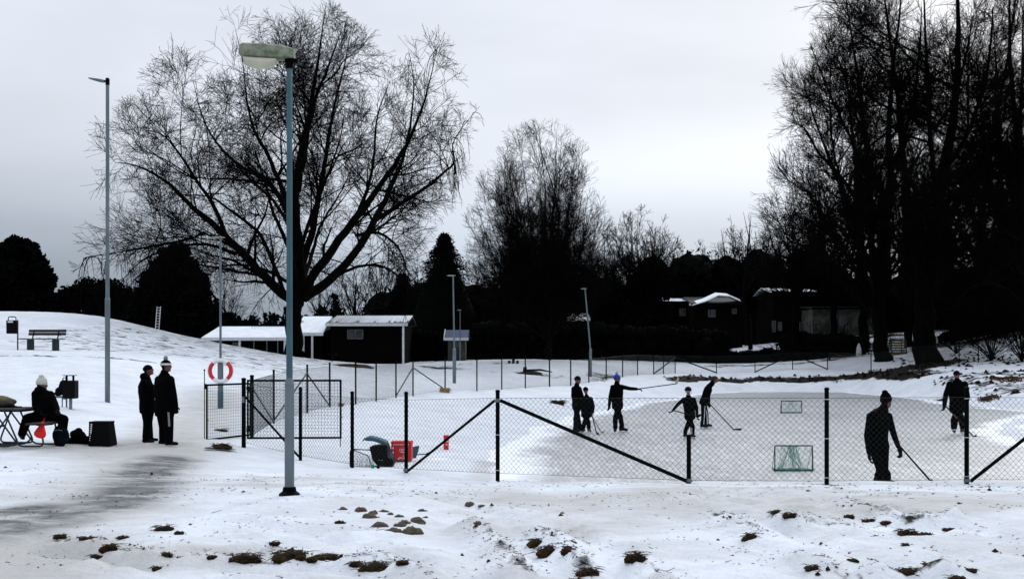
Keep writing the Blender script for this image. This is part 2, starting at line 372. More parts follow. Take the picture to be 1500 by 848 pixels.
def soilmask(x, y):
    sd = ice_sd(x, y)
    far = (.56+.5*np.exp(-((sd-2.6)/.9)**2))*sstep(64, 68, y)*(1-sstep(77, 79.5, y))*sstep(9.5, 13.5, x+3*(vnoise(x*.4, y*.4, 3)-.5))*(1-sstep(34, 40, x))*sstep(1.5, 2.4, sd)*(1-.35*sstep(4.2, 6.0, sd))
    root = 1.1*np.exp(-(seg_d(x, y, [(31, 75), (28, 71.5), (24, 73.5)])/2.3)**2)*sstep(.6, 2.2, sd)
    rgt = .50*sstep(20, 23, x)*sstep(44, 50, y)*(1-sstep(60, 64, y))*sstep(.5, 2, sd)
    lft = .55*sstep(56, 60, y)*(1-sstep(64, 70, y))*np.exp(-((x-6)/3.)**2)*sstep(2.5, 4.5, sd)
    b2 = .62*np.exp(-((x+4.6)/2.2)**2-((y-61)/3.2)**2)+.5*np.exp(-((x-2)/5)**2-((y-60)/1.5)**2)+.45*np.exp(-((x+1)/6)**2-((y-68)/1.2)**2)
    back = .75*sstep(84, 88, y)*(1-sstep(102, 108, y))*sstep(19, 22, x)*(1-sstep(60, 70, x))*sstep(.38, .6, vnoise(x*.35, y*.3, 5))
    back2 = .42*sstep(66, 70, y)*sstep(27, 30, x)*(1-sstep(90, 100, y))
    mid = .55*np.exp(-((y-86)/3.)**2)*sstep(14, 17, x)
    return np.clip(np.maximum.reduce([far, root, rgt, lft, b2, back, back2, mid]), 0, 1.1)
def ground(x, y, fine=True):
    x = np.atleast_1d(np.asarray(x, float)); y = np.atleast_1d(np.asarray(y, float)); sh = x.shape
    xr = x.ravel(); yr = y.ravel(); z = np.zeros(xr.shape)
    xc = np.clip(xr, -75, 75); yc = np.clip(yr, 2, 150)
    for s in range(0, len(xr), 40000):
        q = np.c_[xc[s:s+40000], yc[s:s+40000]]/20.; P = CP[:, :2]/20.
        K = _phi(np.linalg.norm(q[:, None]-P[None], axis=2))
        z[s:s+40000] = K@_WT[:-3]+_WT[-3]+q@_WT[-2:]
    z = z.reshape(sh); xr = x; yr = y
    # keep the near meadow flat
    z = z*sstep(12.5, 15.5, np.hypot(xr*.35, yr))+0
    sd = ice_sd(xr, yr)
    near = (yr < 22)
    wdt = np.where(near, 1.3, 3.0)
    z = -.49+(z+.49)*sstep(0, 1, np.maximum(sd, 0)/wdt)
    z = np.where(sd < 0, -.49-.25*sstep(0, .8, -sd), z)
    if fine:
        a = .5*sstep(.2, 1.5, sd)+.1
        z = z+a*(.075*fbm(xr, yr, .45, 4, 3)+.055*fbm(xr, yr, 1.7, 4, 8))*np.where(sd > -.1, 1, 0)
        so = soilmask(xr, yr)
        z = z+so*sstep(40, 55, yr)*(.34*fbm(xr, yr, .55, 4, 21)+.10)
        # windrow of snow pushed off the ice
        z = z+.16*np.exp(-((sd-1.6)/.8)**2)*sstep(30, 45, yr)*(.7+.7*fbm(xr, yr, .5, 3, 31))
        z = z+.05*np.exp(-((yr-15.65)/.3)**2)*sstep(3.5, 5.2, xr)*(1-sstep(7.4, 9, xr))*(.8+.5*fbm(xr, yr, 1.2, 3, 91))
        for k, rd in enumerate(TRACKS):
            dd = seg_d(xr+.12*fbm(xr, yr, .5, 2, 7), yr+.2*fbm(xr, yr, .6, 2, 9), rd); z = z+np.where(yr < 16, -.035*np.exp(-(dd/.12)**2)+.028*np.exp(-((dd-.22)/.09)**2), 0)
        for k, rd in enumerate(RIDGES):
            dd = seg_d(xr, yr, rd); z = z+np.where(yr < 15, .075*np.exp(-(dd/.16)**2)*(.7+1.4*fbm(xr, yr, 3.5, 3, 40+k))-.045*np.exp(-((dd-.34)/.13)**2), 0)
        dd = seg_d(xr, yr, [(-13, 37.3), (-20, 37.0), (-27, 37.6)])
        z = z-.07*np.exp(-(dd/.35)**2)
    return z
def gz(x, y): return float(ground(np.array([x]), np.array([y]))[0])
def G(px, d):
    x = (px-CX)/F*d; return np.array([x, d, gz(x, d)])

def build_ground():
    ys = [2.2]
    while ys[-1] < 175:
        y = ys[-1]; ys.append(y+max(.055, .0042*y) if y < 95 else y+2.5)
    ys = np.array(ys+[200, 260, 400, 700, 1500])
    xs = [0.]
    while xs[-1] < 120:
        x = xs[-1]; xs.append(x+(.10 if x < 8 else .16 if x < 16 else .22 if x < 32 else 1.2 if x < 60 else 5))
    xs = xs+[160, 260, 500, 1200]
    xs = np.array([-q for q in xs[:0:-1]]+xs)
    X, Y = np.meshgrid(xs, ys); Z = ground(X, Y)
    Z = np.where(Y > 150, Z, Z)
    nx = len(xs); ny = len(ys)
    i = np.arange(ny-1)[:, None]*nx+np.arange(nx-1)[None]
    Fc = np.stack([i, i+1, i+1+nx, i+nx], -1).reshape(-1, 4)
    o = tris_mesh('snow_ground', np.stack([X, Y, Z], -1), Fc, M['snow'], smooth=True)
    tag(o, kind='structure')
    xr = X.ravel(); yr = Y.ravel(); sd = ice_sd(xr, yr)
    path = [(-9, 4), (-5.6, 8), (-4.7, 11.4), (-5.4, 14.4), (-6.3, 18), (-7.3, 22), (-8.3, 27), (-9.5, 33)]
    dp = seg_d(xr, yr, path)
    dirt = .95*np.exp(-(dp/1.6)**2)+.9*sstep(-1.2, -4.2, xr)*sstep(10.4, 8.6, yr)+.75*np.exp(-((xr+9)/2.6)**2-((yr-19.2)/1.8)**2)
    dirt = np.maximum(dirt, .8*sstep(.9, .2, sd)*(sd > 0)*(yr < 22)*sstep(-3, 0, xr))
    dirt = np.maximum(dirt, .38+.38*sstep(.42, .75, vnoise(xr*.35, yr*.8, 88))*(yr < 16)+.2*sstep(.4, .8, vnoise(xr*1.6, yr*2.4, 89))*(yr < 16))
    dw = seg_d(xr, yr, [gp(-40, 775), gp(60, 758)])*1.0
    dw = np.minimum(dw, seg_d(xr, yr, [gp(45, 745), gp(140, 742), gp(190, 722), gp(215, 700)]))
    dw = np.minimum(dw, seg_d(xr, yr, [gp(205, 690), gp(228, 675), gp(250, 664)]))
    wet = .9*np.exp(-(dw/.70)**2)
    soil = soilmask(xr, yr)
    for rd in RIDGES: soil = np.maximum(soil, np.where(yr < 15, .50*np.exp(-(seg_d(xr, yr, rd)/.15)**2), 0))
    for rd in TRACKS: soil = np.maximum(soil, np.where(yr < 15, .30*np.exp(-(seg_d(xr, yr, rd)/.16)**2), 0))
    for cx_, cy_, r_, a_ in [(*gp(323, 655, 20.2), .5, .75), (*gp(135, 570, 37.2), .3, .5), (gp(424,728)[0], gp(424,728)[1], .16, .8), ((157-CX)/F*30, 30, .2, .7), ((104-CX)/F*26, 26.1, .35, .5)]:
        soil = np.maximum(soil, a_*np.exp(-((xr-cx_)**2+(yr-cy_)**2)/r_**2))
    soil = np.maximum(soil, .55*np.exp(-(seg_d(xr, yr, [(-13, 37.4), (-20, 37.1), (-27, 37.7)])/.3)**2))
    # wind-bared crest of the mound and its right flank
    fl = sstep(-28, -20, xr)*(1-sstep(-10, -7, xr))*sstep(34, 44, yr)*(1-sstep(64, 70, yr))
    soil = np.maximum(soil, .44*fl)
    speck = np.full(xr.shape, .35)
    speck = speck+.75*sstep(0, 6, xr)*(yr < 15.5)+.9*fl+.5*sstep(45, 60, yr)+.5*sstep(-4.5, 0, xr)*sstep(12, 9, yr)
    speck = np.clip(speck, 0, 1)
    for nm, ar in (('dirt', dirt), ('wet', wet), ('soil', soil), ('speck', speck)):
        at = o.data.attributes.new(nm, 'FLOAT', 'POINT'); at.data.foreach_set('value', np.ascontiguousarray(ar, np.float32))
    # ice sheet
    xs = np.linspace(-3.5, 27.5, 125); ys = np.linspace(15.6, 76, 242); X, Y = np.meshgrid(xs, ys)
    nx = len(xs); i = np.arange(len(ys)-1)[:, None]*nx+np.arange(nx-1)[None]
    Fc = np.stack([i, i+1, i+1+nx, i+nx], -1).reshape(-1, 4)
    cx_ = X.ravel()[Fc].mean(1); cy_ = Y.ravel()[Fc].mean(1); Fc = Fc[ice_sd(cx_, cy_) < 1.3]
    V = np.stack([X, Y, np.full(X.shape, -.5)], -1).reshape(-1, 3)
    ic = tris_mesh('ice', V, Fc, M['ice']); tag(ic, kind='structure')
    sdv = ice_sd(V[:, 0], V[:, 1])
    bare = .55*sstep(48, 60, V[:, 1]+2*fbm(V[:, 0], V[:, 1], .2, 3, 77))*sstep(4, 8, V[:, 0])*(1-sstep(66, 72, V[:, 1])*.6)
    dust = np.clip(1.0+sdv/np.where(V[:, 0] < 6, 1.7, 1.2), 0, 1)*sstep(17, 20, V[:, 1])
    at = ic.data.attributes.new('dust', 'FLOAT', 'POINT'); at.data.foreach_set('value', np.ascontiguousarray(dust, np.float32))
    at = ic.data.attributes.new('bare', 'FLOAT', 'POINT'); at.data.foreach_set('value', np.ascontiguousarray(bare, np.float32))
build_ground()
# ------------------------------------------------------------------ fences
FH = 1.4
def chain_link(A, B, zb, zt, cell, r, name='wire_mesh', parent=None, slack=.0):
    """diamond mesh between two posts; A, B ground points; zb, zt heights above the ground line"""
    A = np.asarray(A, float); B = np.asarray(B, float); L = math.hypot(*(B-A)[:2]); H = zt-zb
    segs = []
    n = int((L+H)/cell)+1
    for k in range(n+1):
        c = k*cell
        for s in (0, 1):
            u0, v0, u1, v1 = c-H, 0, c, H
            if u0 < 0: v0 = -u0; u0 = 0
            if u1 > L: v1 = H-(u1-L); u1 = L
            if v1 <= v0 or u1 <= u0: continue
            if s: u0, u1 = L-u0, L-u1
            segs.append((u0, v0, u1, v1, s))
    s = np.array(segs); e = (B-A)/L
    def P(u, v): return A[None]+e[None]*u[:, None]+np.array([0, 0, 1.])[None]*(zb+v)[:, None]
    p = P(s[:, 0], s[:, 1]); q = P(s[:, 2], s[:, 3])
    side = np.array([-e[1], e[0], 0]); side /= np.linalg.norm(side)
    off = np.where(s[:, 4:5] > 0, 1, -1)*side[None]*r
    p = p+off; q = q+off
    t = q-p; t /= np.linalg.norm(t, axis=1, keepdims=True); w = np.cross(t, side[None])
    a = np.arange(3)*2*np.pi/3
    ring = lambda c: c[:, None]+r*(np.cos(a)[None, :, None]*side[None, None]+np.sin(a)[None, :, None]*w[:, None])
    V = np.stack([ring(p), ring(q)], 1).reshape(-1, 3); m = len(p)
    base = np.arange(m)[:, None]*6
    Fc = np.concatenate([base+np.array([[j, (j+1) % 3, 3+(j+1) % 3, 3+j]]) for j in range(3)])
    mb = MB(); mb.add(V, Fc)
    # straining wires along top and bottom
    for v in (0, H):
        mb.tube([A+(0, 0, zb+v), B+(0, 0, zb+v)], r*1.25, 4)
    return mb.build(name, M['wire'], parent)
def post(name, base, h, r, parent, m='post', cap=True, below=.15):
    mb = MB(); b = np.asarray(base)
    mb.tube([b-(0, 0, below), b+(0, 0, h)], r, 10)
    if cap: mb.lathe([(r*1.15, 0), (r*1.15, .02), (r*.8, .035), (.001, .04)], b+(0, 0, h), 10)
    return mb.build(name, M[m], parent, origin=b)

def PB(px, py, d):  # world base from pixels, then dropped on the ground
    w = W(px, py, d); w[2] = gz(w[0], w[1]); return w

front = [(357,653,21.0), (440,672,20.2), (516,685,19.1), (595,692,18.3), (729,699,16.8), (1009,710,15.35), (1211,711,15.2), (1416,709,15.3), (1560,709,15.4), (1760,706,15.5)]
FB = [W(*q) for q in front]
fr = empty('fence', FB[3], 'near dark chain link fence with thick posts, between the foreground snow and the rink', 'fence')
ROOT0 = {}
def rel(o, root):
    """keep world place when parented to an empty"""
    o.parent = root; o.matrix_parent_inverse = Matrix.Translation(-Vector(root.location)); return o
tops = [1.36, 1.36, 1.37, 1.39, 1.38, .70, 1.40, 1.40, 1.4, 1.4]
for i, b in enumerate(FB):
    r = .045 if i == 0 else .034
    rel(post('post', b, tops[i]+(.02 if i else .0), r, None), fr)
    if i in (4, 6, 7):
        for hh in (.12, .7, 1.28):
            mb = MB(); mb.tube([b+(-.045, -.03, hh), b+(.045, -.03, hh)], .006, 6)
            rel(mb.build('wire_clip', M['steel'], None), fr)
for i in range(len(FB)-1):
    A, B = FB[i], FB[i+1]
    zt = 1.30
    rel(chain_link(A, B, .07, zt, .088, .0023), fr)
def brace(a, b, r, root, m='post', clamp=True):
    mb = MB(); a = np.asarray(a); b = np.asarray(b); mb.tube([a, b], r, 8)
    rel(mb.build('brace', M[m], None), root)
brace(FB[0]+(0.03, -.03, 1.02), FB[1]+(-.02, -.04, .05), .022, fr)
brace(FB[4]+(-.05, -.04, 1.26), FB[3]+(.04, -.04, .04), .024, fr)
brace(FB[4]+(.05, -.04, 1.26), FB[5]+(-.03, -.04, .06), .030, fr)
brace(FB[7]+(.04, -.04, .05), FB[8]+(-.04, -.04, 1.15), .028, fr)
for q, z in ((4, 1.26), (5, .07), (7, .06), (3, .05)):
    mb = MB(); mb.lathe([(.043, -.03), (.043, .03)], FB[q]+(0, 0, z), 12); mb.box(FB[q]+(0, -.05, z), (.1, .02, .03))
    rel(mb.build('brace_clamp', M['galv'], None), fr)

farp = [(369,640,24), (401,620,28), (450,604,31), (483,594,33.5), (521,593,36), (551,588,38.5), (580,583,41), (605,580,43), (652,572,45), (698.5,573,46.5), (735,571,48.5), (769.5,568,50.5),
        (805,566,53), (836,565,55.5), (862.5,560,58), (888,556,61.5), (912,552,65), (934,549,69), (957.5,549,72), (972,548,75), (989,547,78), (1049.5,547,80), (1106,546,80), (1161,541,80), (1212,542,80),
        (1276,543,73), (1345,534,73), (1405,528,72), (1433,528,71), (1499,528,70), (1560,530,70)]
FP = [PB(*q) for q in farp]
ff = empty('fence', FP[7], 'long far chain link fence running from the gate round the back of the rink', 'fence')
for i, b in enumerate(FP):
    rel(post('post', b, FH+.03, .045 if i == 0 else (.03 if i < 12 else .036), None), ff)
for i in range(len(FP)-1):
    if i in (25,): pass
    big = FP[i][1] > 52
    rel(chain_link(FP[i], FP[i+1], .05, 1.34, .09 if not big else .12, .003 if not big else .0034), ff)
for a, b, m, r in ((0, 1, 'brace', .022), (2, 1, 'brace', .024), (2, 3, 'brace', .024), (7, 6, 'brace', .026), (7, 8, 'brace', .026), (20, 18, 'post', .045), (20, 21, 'post', .05), (23, 22, 'post', .045), (23, 24, 'post', .045)):
    brace(FP[a]+(0, -.05, 1.2), FP[b]+(0, -.06, .06), r, ff, m)

# gate leaves
def leaf(A, B, label, hinge_lbl=None):
    A = np.asarray(A, float); B = np.asarray(B, float)
    g = empty('gate', A, label, 'gate', 'leaves of the double gate')
    h0, h1 = .07, 1.26
    mb = MB(); r = .022
    for p, q in (((A, h1), (B, h1)), ((A, h0), (B, h0)), ((A, h0-.02), (A, h1+.02)), ((B, h0-.02), (B, h1+.02))):
        mb.tube([p[0]+(0, 0, p[1]), q[0]+(0, 0, q[1])], r, 8)
    rel(mb.build('gate_frame', M['post'], None), g)
    mb = MB(); L = np.linalg.norm(B-A); n = int(L/.065); e = (B-A)/n
    for i in range(1, n): mb.tube([A+e*i+(0, 0, h0), A+e*i+(0, 0, h1)], .0024, 4, caps=False)
    for k in range(1, 18): mb.tube([A+(0, .005, h0+k*(h1-h0)/18), B+(0, .005, h0+k*(h1-h0)/18)], .0024, 4, caps=False)
    rel(mb.build('grid_panel', M['wire'], None), g)
    mb = MB()
    mb.tube([B+(0, -.035, -.12), B+(0, -.035, .5)], .009, 6); mb.tube([B+(0, -.035, .5), B+(.05, -.035, .5)], .009, 6)
    rel(mb.build('drop_bolt', M['black_metal'], None), g)
    for z in (.25, 1.1):
        mb = MB(); mb.lathe([(.032, -.04), (.032, .04)], A+(0, 0, z), 10)
        rel(mb.build('hinge', M['black_metal'], None), g)
    return g
a1 = PB(366.5, 640, 23.85); b1 = PB(303, 635, 22.3); b1[2] = a1[2] = min(a1[2], b1[2])
a2 = PB(363, 646, 21.25); b2 = PB(499, 646, 21.35); b2[2] = a2[2] = W(430, 646, 21.3)[2]
leaf(a1, b1, 'gate leaf swung open to the left, in front of the lifebuoy pole')
g2 = leaf(a2, b2, 'gate leaf swung open to the right, behind the nearest street lamp')
mb = MB(); q = FB[0]
mb.box(q+(.0, -.055, .95), (.05, .04, .12)); 
o = rel(mb.build('lock_box', M['galv'], None), fr)

# ------------------------------------------------------------------ lamps
def lamp(base, H, sleeve_h, rs, rt, m_pole, m_sleeve, label, head='bar', lean=0, hw=.75, group='street lamps'):
    t = empty('street_lamp', base, label, 'street lamp', group)
    mb = MB(); mb.tube([(0, 0, -.2), (0, 0, sleeve_h)], rs, 16); mb.lathe([(rs, 0), (rs*1.06, .015), (rt*1.02, .10)], (0, 0, sleeve_h-.01), 16)
    mb.build('pole_sleeve', M[m_sleeve], t, smooth=False)
    mb = MB(); mb.tube([(0, 0, sleeve_h), (lean*.5, 0, (H+sleeve_h)/2), (lean, 0, H)], [rt*1.15, rt*1.05, rt], 14); mb.build('pole', M[m_pole], t)
    if head == 'box':
        # long boxy luminaire pointing left
        mb = MB(); R = np.array(Matrix.Rotation(math.radians(3.5), 3, 'Y'))
        prof = [(-.60, .06, .06), (-.575, .095, .09), (-.35, .105, .10), (-.1, .098, .09), (.03, .075, .08), (.06, .06, .06)]
        V = []; n = 10
        for x, hh, ww in prof:
            for k in range(n):
                a = 2*math.pi*k/n; c, s_ = math.cos(a), math.sin(a)
                V.append((x, ww*math.copysign(abs(c)**.6, c), hh*math.copysign(abs(s_)**.6, s_)*(1 if s_ > 0 else .75)))
        V = np.array(V)@R.T+np.array([0, 0, H+.085])
        f = [[i*n+j, i*n+(j+1) % n, (i+1)*n+(j+1) % n, (i+1)*n+j] for i in range(len(prof)-1) for j in range(n)]+[list(range(n))[::-1], [(len(prof)-1)*n+j for j in range(n)]]
        mb.add(V, f); hd = mb.build('lamp_head', M['lamp_shell'], t)
        mb = MB(); V = []; pr = [(-.54, .04), (-.50, .10), (-.36, .125), (-.22, .10), (-.14, .03)]
        for x, dd in pr:
            for k in range(8):
                a = math.pi*k/7; V.append((x, .072*math.cos(a), -.05-dd*math.sin(a)))
        V = np.array(V)@R.T+np.array([0, 0, H+.055]); n = 8
        f = [[i*n+j, i*n+j+1, (i+1)*n+j+1, (i+1)*n+j] for i in range(len(pr)-1) for j in range(n-1)]+[list(range(n)), [(len(pr)-1)*n+j for j in range(n)][::-1]]
        f += [[i*n, (i+1)*n, (i+1)*n+n-1, i*n+n-1] for i in range(len(pr)-1)]
        mb.add(V, f); mb.build('diffuser', M['lamp_glass'], hd, smooth=True)
        mb = MB(); mb.lathe([(rt*1.3, -.09), (rt*1.35, .03)], (0, 0, H), 14); mb.box((.03, 0, H+.0), (.16, .07, .05)); mb.build('bracket', M['black_metal'], t)
    elif head == 'arm':
        mb = MB(); mb.lathe([(rt*1.2, -.12), (rt*1.2, .06), (rt*.6, .09)], (0, 0, H), 12); mb.tube([(0, 0, H-.02), (-.12, 0, H+.0)], .03, 8); mb.build('bracket', M['black_metal'], t)
        mb = MB(); V = []
        for x, zc, hh, ww in ((-.10, -.02, .055, .05), (-.22, .0, .06, .10), (-.42, .045, .035, .13), (-.54, .075, .02, .09)):
            for k in range(10):
                a = 2*math.pi*k/10; V.append((x, ww*math.cos(a), H+zc+hh*math.sin(a)*(1 if math.sin(a) > 0 else .6)))
        n = 10; f = [[i*n+j, i*n+(j+1) % n, (i+1)*n+(j+1) % n, (i+1)*n+j] for i in range(3) for j in range(n)]+[list(range(n))[::-1], [3*n+j for j in range(n)]]
        mb.add(V, f); mb.build('lamp_head', M['galv'], t)
    elif head == 'bar':
        mb = MB(); V = []
        for x, hh, ww in ((-hw*.75, .012, .05), (-hw*.5, .03, .08), (0, .035, .08), (hw*.3, .012, .05)):
            for k in range(8):
                a = 2*math.pi*k/8; V.append((lean+x, ww*math.cos(a), H+.04+hh*math.sin(a)))
        n = 8; f = [[i*n+j, i*n+(j+1) % n, (i+1)*n+(j+1) % n, (i+1)*n+j] for i in range(3) for j in range(n)]+[list(range(n))[::-1], [3*n+j for j in range(n)]]
        mb.add(V, f); mb.build('lamp_head', M['lamp_shell'], t)
    return t
b = G(424, 12.35)
L1 = lamp(b, 5.22, 1.33, .058, .034, 'galv_teal', 'galv', 'nearest street lamp, with mossy box shaped head, standing alone in the foreground snow', 'box')
mb = MB(); mb.lathe([(.135, -.03), (.125, .015), (.085, .045), (.078, .09), (.062, .10)], (0, 0, 0), 14); mb.build('collar', M['black_metal'], L1)
b = G(157.5, 30.0); lamp(b, W(0, 119, 30)[2]-b[2], 3.0, .072, .05, 'galv', 'galv', 'tallest street lamp, slim grey with a small tilted head, below the snow mound', 'arm')
b = G(323, 31.0)
L3 = lamp(b, W(0, 350, 31)[2]-b[2], W(0, 532, 31)[2]-b[2], .085, .032, 'galv', 'galv', 'street lamp with a lifebuoy hung on its thicker lower pole', 'bar', hw=.42)
mb = MB(); mb.tube([(0, 0, .02), (0, 0, .50)], .088, 16); mb.build('painted_foot', M['galv_teal'], L3)
lb = b.copy()
b = G(665.5, 49); lamp(b, W(0, 405, 49)[2]-b[2], 1.6, .085, .036, 'galv', 'galv', 'street lamp on the snowfield just beyond the far fence, before the small blue roof', 'bar', lean=-.06, hw=.4)
b = G(865, 62); lamp(b, W(0, 424, 62)[2]-b[2], 1.6, .085, .042, 'galv', 'galv', 'leaning street lamp on the field beyond the fence, right of the broad bushy tree', 'bar', lean=-.33, hw=.35)
b = G(674, 78); lamp(b, W(0, 455, 78)[2]-b[2], 1.4, .06, .035, 'galv', 'galv', 'thin farthest street lamp right in front of the small blue roofed house', 'bar', lean=0, hw=.3)
# foot debris of near lamp
# ------------------------------------------------------------------ lifebuoy
c = W(323, 543, 30.85)
t = empty('lifebuoy', c, 'red and white lifebuoy ring hanging on a lamp pole left of the gate', 'lifebuoy')
def arcring(a0, a1, R, r, n=10):
    mb = MB(); a = np.radians(np.linspace(a0, a1, n)); mb.tube(np.c_[R*np.cos(a), 0*a, R*np.sin(a)], r, 12); return mb
mb = MB(); a = np.linspace(0, 2*np.pi, 49)[:-1]; mb.tube(np.c_[.315*np.cos(a), 0*a, .315*np.sin(a)], .055, 12, closed=True)
ring = mb.build('ring', M['ring_white'], t, smooth=True)
for s in (0, 1):
    ar = arcring(-48+180*s, 50+180*s, .315, .0585, 16); ar.build('red_band', M['ring_red'], t, smooth=True)
mb = MB(); 
for k in range(4):
    a = np.radians(np.linspace(55+90*k, 125+90*k, 8)); mb.tube(np.c_[.385*np.cos(a), 0*a, .385*np.sin(a)], .007, 5)
mb.build('rope', M['white_cloth'], t)
mb = MB(); mb.tube([(0, -.0, .26), (0, .06, .36), (0, .12, .36)], .012, 6); mb.build('hook', M['galv'], t)
# thin pole with a ball top left of the gate
b = G(299.5, 22.6); t = empty('marker_pole', b, 'thin short rod with a round knob, left of the open gate leaf', 'marker pole')
H = W(0, 542, 22.6)[2]-b[2]
mb = MB(); mb.tube([(0, 0, -.1), (0, 0, H)], .010, 6); mb.build('rod', M['black_metal'], t)
mb = MB(); mb.ell((0, 0, H), (.022, .022, .022), n=10); mb.build('knob', M['black_metal'], t, smooth=True)
mb = MB(); mb.box((.02, 0, H-.36), (.05, .04, .12)); mb.build('latch', M['black_metal'], t, bevel=.005)

# ------------------------------------------------------------------ bench and bins on the mound
b = G(64, 41); t = empty('park_bench', b, 'dark wooden park bench on the terrace of the snow mound', 'bench', rz=math.radians(-4))
mb = MB()
for k, y in enumerate((-.2, -.07, .06)): mb.box((-.06, y, .455), (1.78, .115, .035))
mb.build('seat', M['wood_grey'], t, bevel=.006)
mb = MB()
for k, z in enumerate((.66, .785)): mb.box((.04, .20+.03*k, z), (1.56, .03, .11), rot=np.array(Matrix.Rotation(math.radians(-12), 3, 'X')))
mb.build('backrest', M['wood_dark'], t, bevel=.006)
for x in (-.52, .52):
    mb = MB(); mb.box((x, -.04, .2), (.13, .34, .46)); mb.box((x, -.04, -.02), (.2, .4, .06)); mb.build('leg', M['table_tube'], t, bevel=.01)
    mb = MB(); mb.bar((x, .08, .42), (x, .26, .84), .05, .015); mb.build('back_support', M['black_metal'], t)
b = G(26, 40); t = empty('litter_bin', b, 'narrow dark litter bin hung on a post, left of the park bench on the mound', 'litter bin')
H = W(0, 464, 40)[2]-b[2]
mb = MB(); mb.tube([(0, 0, -.1), (0, 0, H-.12)], .028, 8); mb.build('pole', M['bin_trim'], t)
mb = MB(); x0 = -.22
mb.box((x0, 0, H-.40), (.34, .28, .52)); body = mb.build('bin_body', M['bin'], t, bevel=.02)
mb = MB(); mb.tube([(x0-.15, 0, H-.16), (x0-.15, 0, H-.03), (x0-.1, 0, H), (x0+.1, 0, H), (x0+.15, 0, H-.03), (x0+.15, 0, H-.16)], .02, 6); mb.build('hood_frame', M['bin'], t)
mb = MB(); mb.box((x0, -.144, H-.2), (.2, .008, .06)); mb.build('label_plate', M['white_paint'], body)
# bin near the seated person
b = G(104, 26); t = empty('litter_bin', b, 'dark litter bin with a flat rain lid, on a leg behind the seated person', 'litter bin')
H = W(0, 549, 26)[2]-b[2]
mb = MB(); mb.lathe([(.02, H), (.17, H-.005), (.175, H-.02), (.02, H-.025)], (-.03, 0, 0), 20); mb.build('lid', M['black_metal'], t)
mb = MB()
for x in (-.11, .06): mb.box((x, 0, H-.08), (.045, .03, .13))
mb.build('lid_support', M['black_metal'], t)
mb = MB(); mb.box((-.01, 0, H-.37), (.31, .27, .46)); mb.build('bin_body', M['bin'], t, bevel=.025)
mb = MB(); mb.box((-.03, .05, .16), (.06, .06, .5)); mb.build('leg', M['galv'], t)
# low bench behind with a rucksack
b = G(93, 26.6); t = empty('stool', b, 'small metal stool with thin legs and grey top, left of the litter bin', 'stool')
mb = MB(); mb.box((-.06, 0, W(0, 581, 26.6)[2]-b[2]), (.46, .3, .05)); mb.build('seat', M['galv'], t, bevel=.01); hh = W(0, 581, 26.6)[2]-b[2]
for x, y in ((.02, -.12), (.14, -.12), (.02, .12), (.14, .12)):
    mb = MB(); mb.tube([(x, y, -.1), (x, y, hh)], .015, 6); mb.build('leg', M['galv_teal'], t)
mb = MB(); mb.tube([(.02, -.12, .2), (.14, -.12, .2)], .01, 6); mb.build('stretcher', M['galv_teal'], t)
c = W(91.5, 578, 26.6)
t = empty('rucksack', (c[0], c[1], b[2]+hh+.03), 'dark rucksack propped on the grey stool beside the litter bin', 'bag')
mb = MB(); mb.ell((.03, 0, .20), (.13, .10, .22), seed=4, amp=.12); mb.ell((-.05, -.02, .12), (.13, .08, .12), seed=5, amp=.15); mb.ell((-.10, -.03, .06), (.10, .08, .07), seed=6, amp=.1)
rb = mb.build('bag_body', M['cloth_navy'], t, smooth=True)
mb = MB(); mb.tube([(.0, 0, .38), (.02, 0, .46), (.08, 0, .47), (.1, 0, .36)], .014, 6); mb.build('handle', M['cloth'], t)

# ------------------------------------------------------------------ picnic table + things on it
b = np.array([W(10, 652, 19.6)[0], 19.6, 0.]); b[2] = gz(b[0], b[1])
t = empty('picnic_table', b, 'picnic table with grey boards on bent dark tube legs, at the left edge', 'picnic table')
zt = .71; 
for k in range(5):
    mb = MB(); mb.box((-.12, -.55+k*.15, zt), (1.32, .13, .035)); mb.build('top_board', M['wood_grey'], t, bevel=.006)
mb = MB(); mb.box((.86, -.22, .44), (.30, 1.1, .035)); mb.build('bench_seat', M['wood_dark'], t, bevel=.006)
mb = MB(); mb.box((.1, -.25, zt-.035), (.85, .5, .035)); mb.build('apron', M['black_metal'], t)
def rounded(pts, rad=.12, n=6):
    P = [np.array(p, float) for p in pts]; out = [P[0]]
    for a, c, d in zip(P[:-2], P[1:-1], P[2:]):
        u = (a-c)/np.linalg.norm(a-c); v = (d-c)/np.linalg.norm(d-c); p = c+u*rad; q = c+v*rad
        for i in range(n+1):
            s = i/n; out.append((1-s)**2*p+2*s*(1-s)*c+s*s*q)
    return out+[P[-1]]
for y in (-.55, .05):
    mb = MB(); sh = y*.0
    mb.tube(rounded([(.06, y, zt-.03), (-.17, y, .05), (.50, y, .04), (.22, y, zt-.03)]), .017, 8)
    mb.build('leg_loop', M['table_tube'], t)
    mb = MB(); mb.tube(rounded([(.02, y, zt-.03), (.50, y, .02), (.96, y, .02), (.90, y, .42)], .1), .017, 8)
    mb.build('leg_loop', M['table_tube'], t)
    mb = MB(); mb.tube(rounded([(.10, y, zt-.03), (-.14, y, .36), (-.32, y, .02), (.36, y, .02), (.46, y, .16)], .1), .017, 8); mb.build('leg_loop', M['table_tube'], t)
    mb = MB(); mb.tube([(-.32, y, .36), (-.06, y, .36)], .017, 8); mb.tube([(-.30, y, .62), (-.30, y, .3)], .012, 6); mb.tube([(-.25, y, .62), (-.22, y, .1)], .012, 6); mb.build('cross_tube', M['table_tube'], t)
b0 = b
t = empty('canvas_bag', b0+(-.02, -.2, zt+.02), 'olive canvas bag lying on the picnic table', 'bag')
mb = MB(); mb.ell((-.16, 0, .105), (.42, .17, .115), seed=2, amp=.10, n=24, m=14); mb.build('bag_body', M['olive'], t, smooth=True)
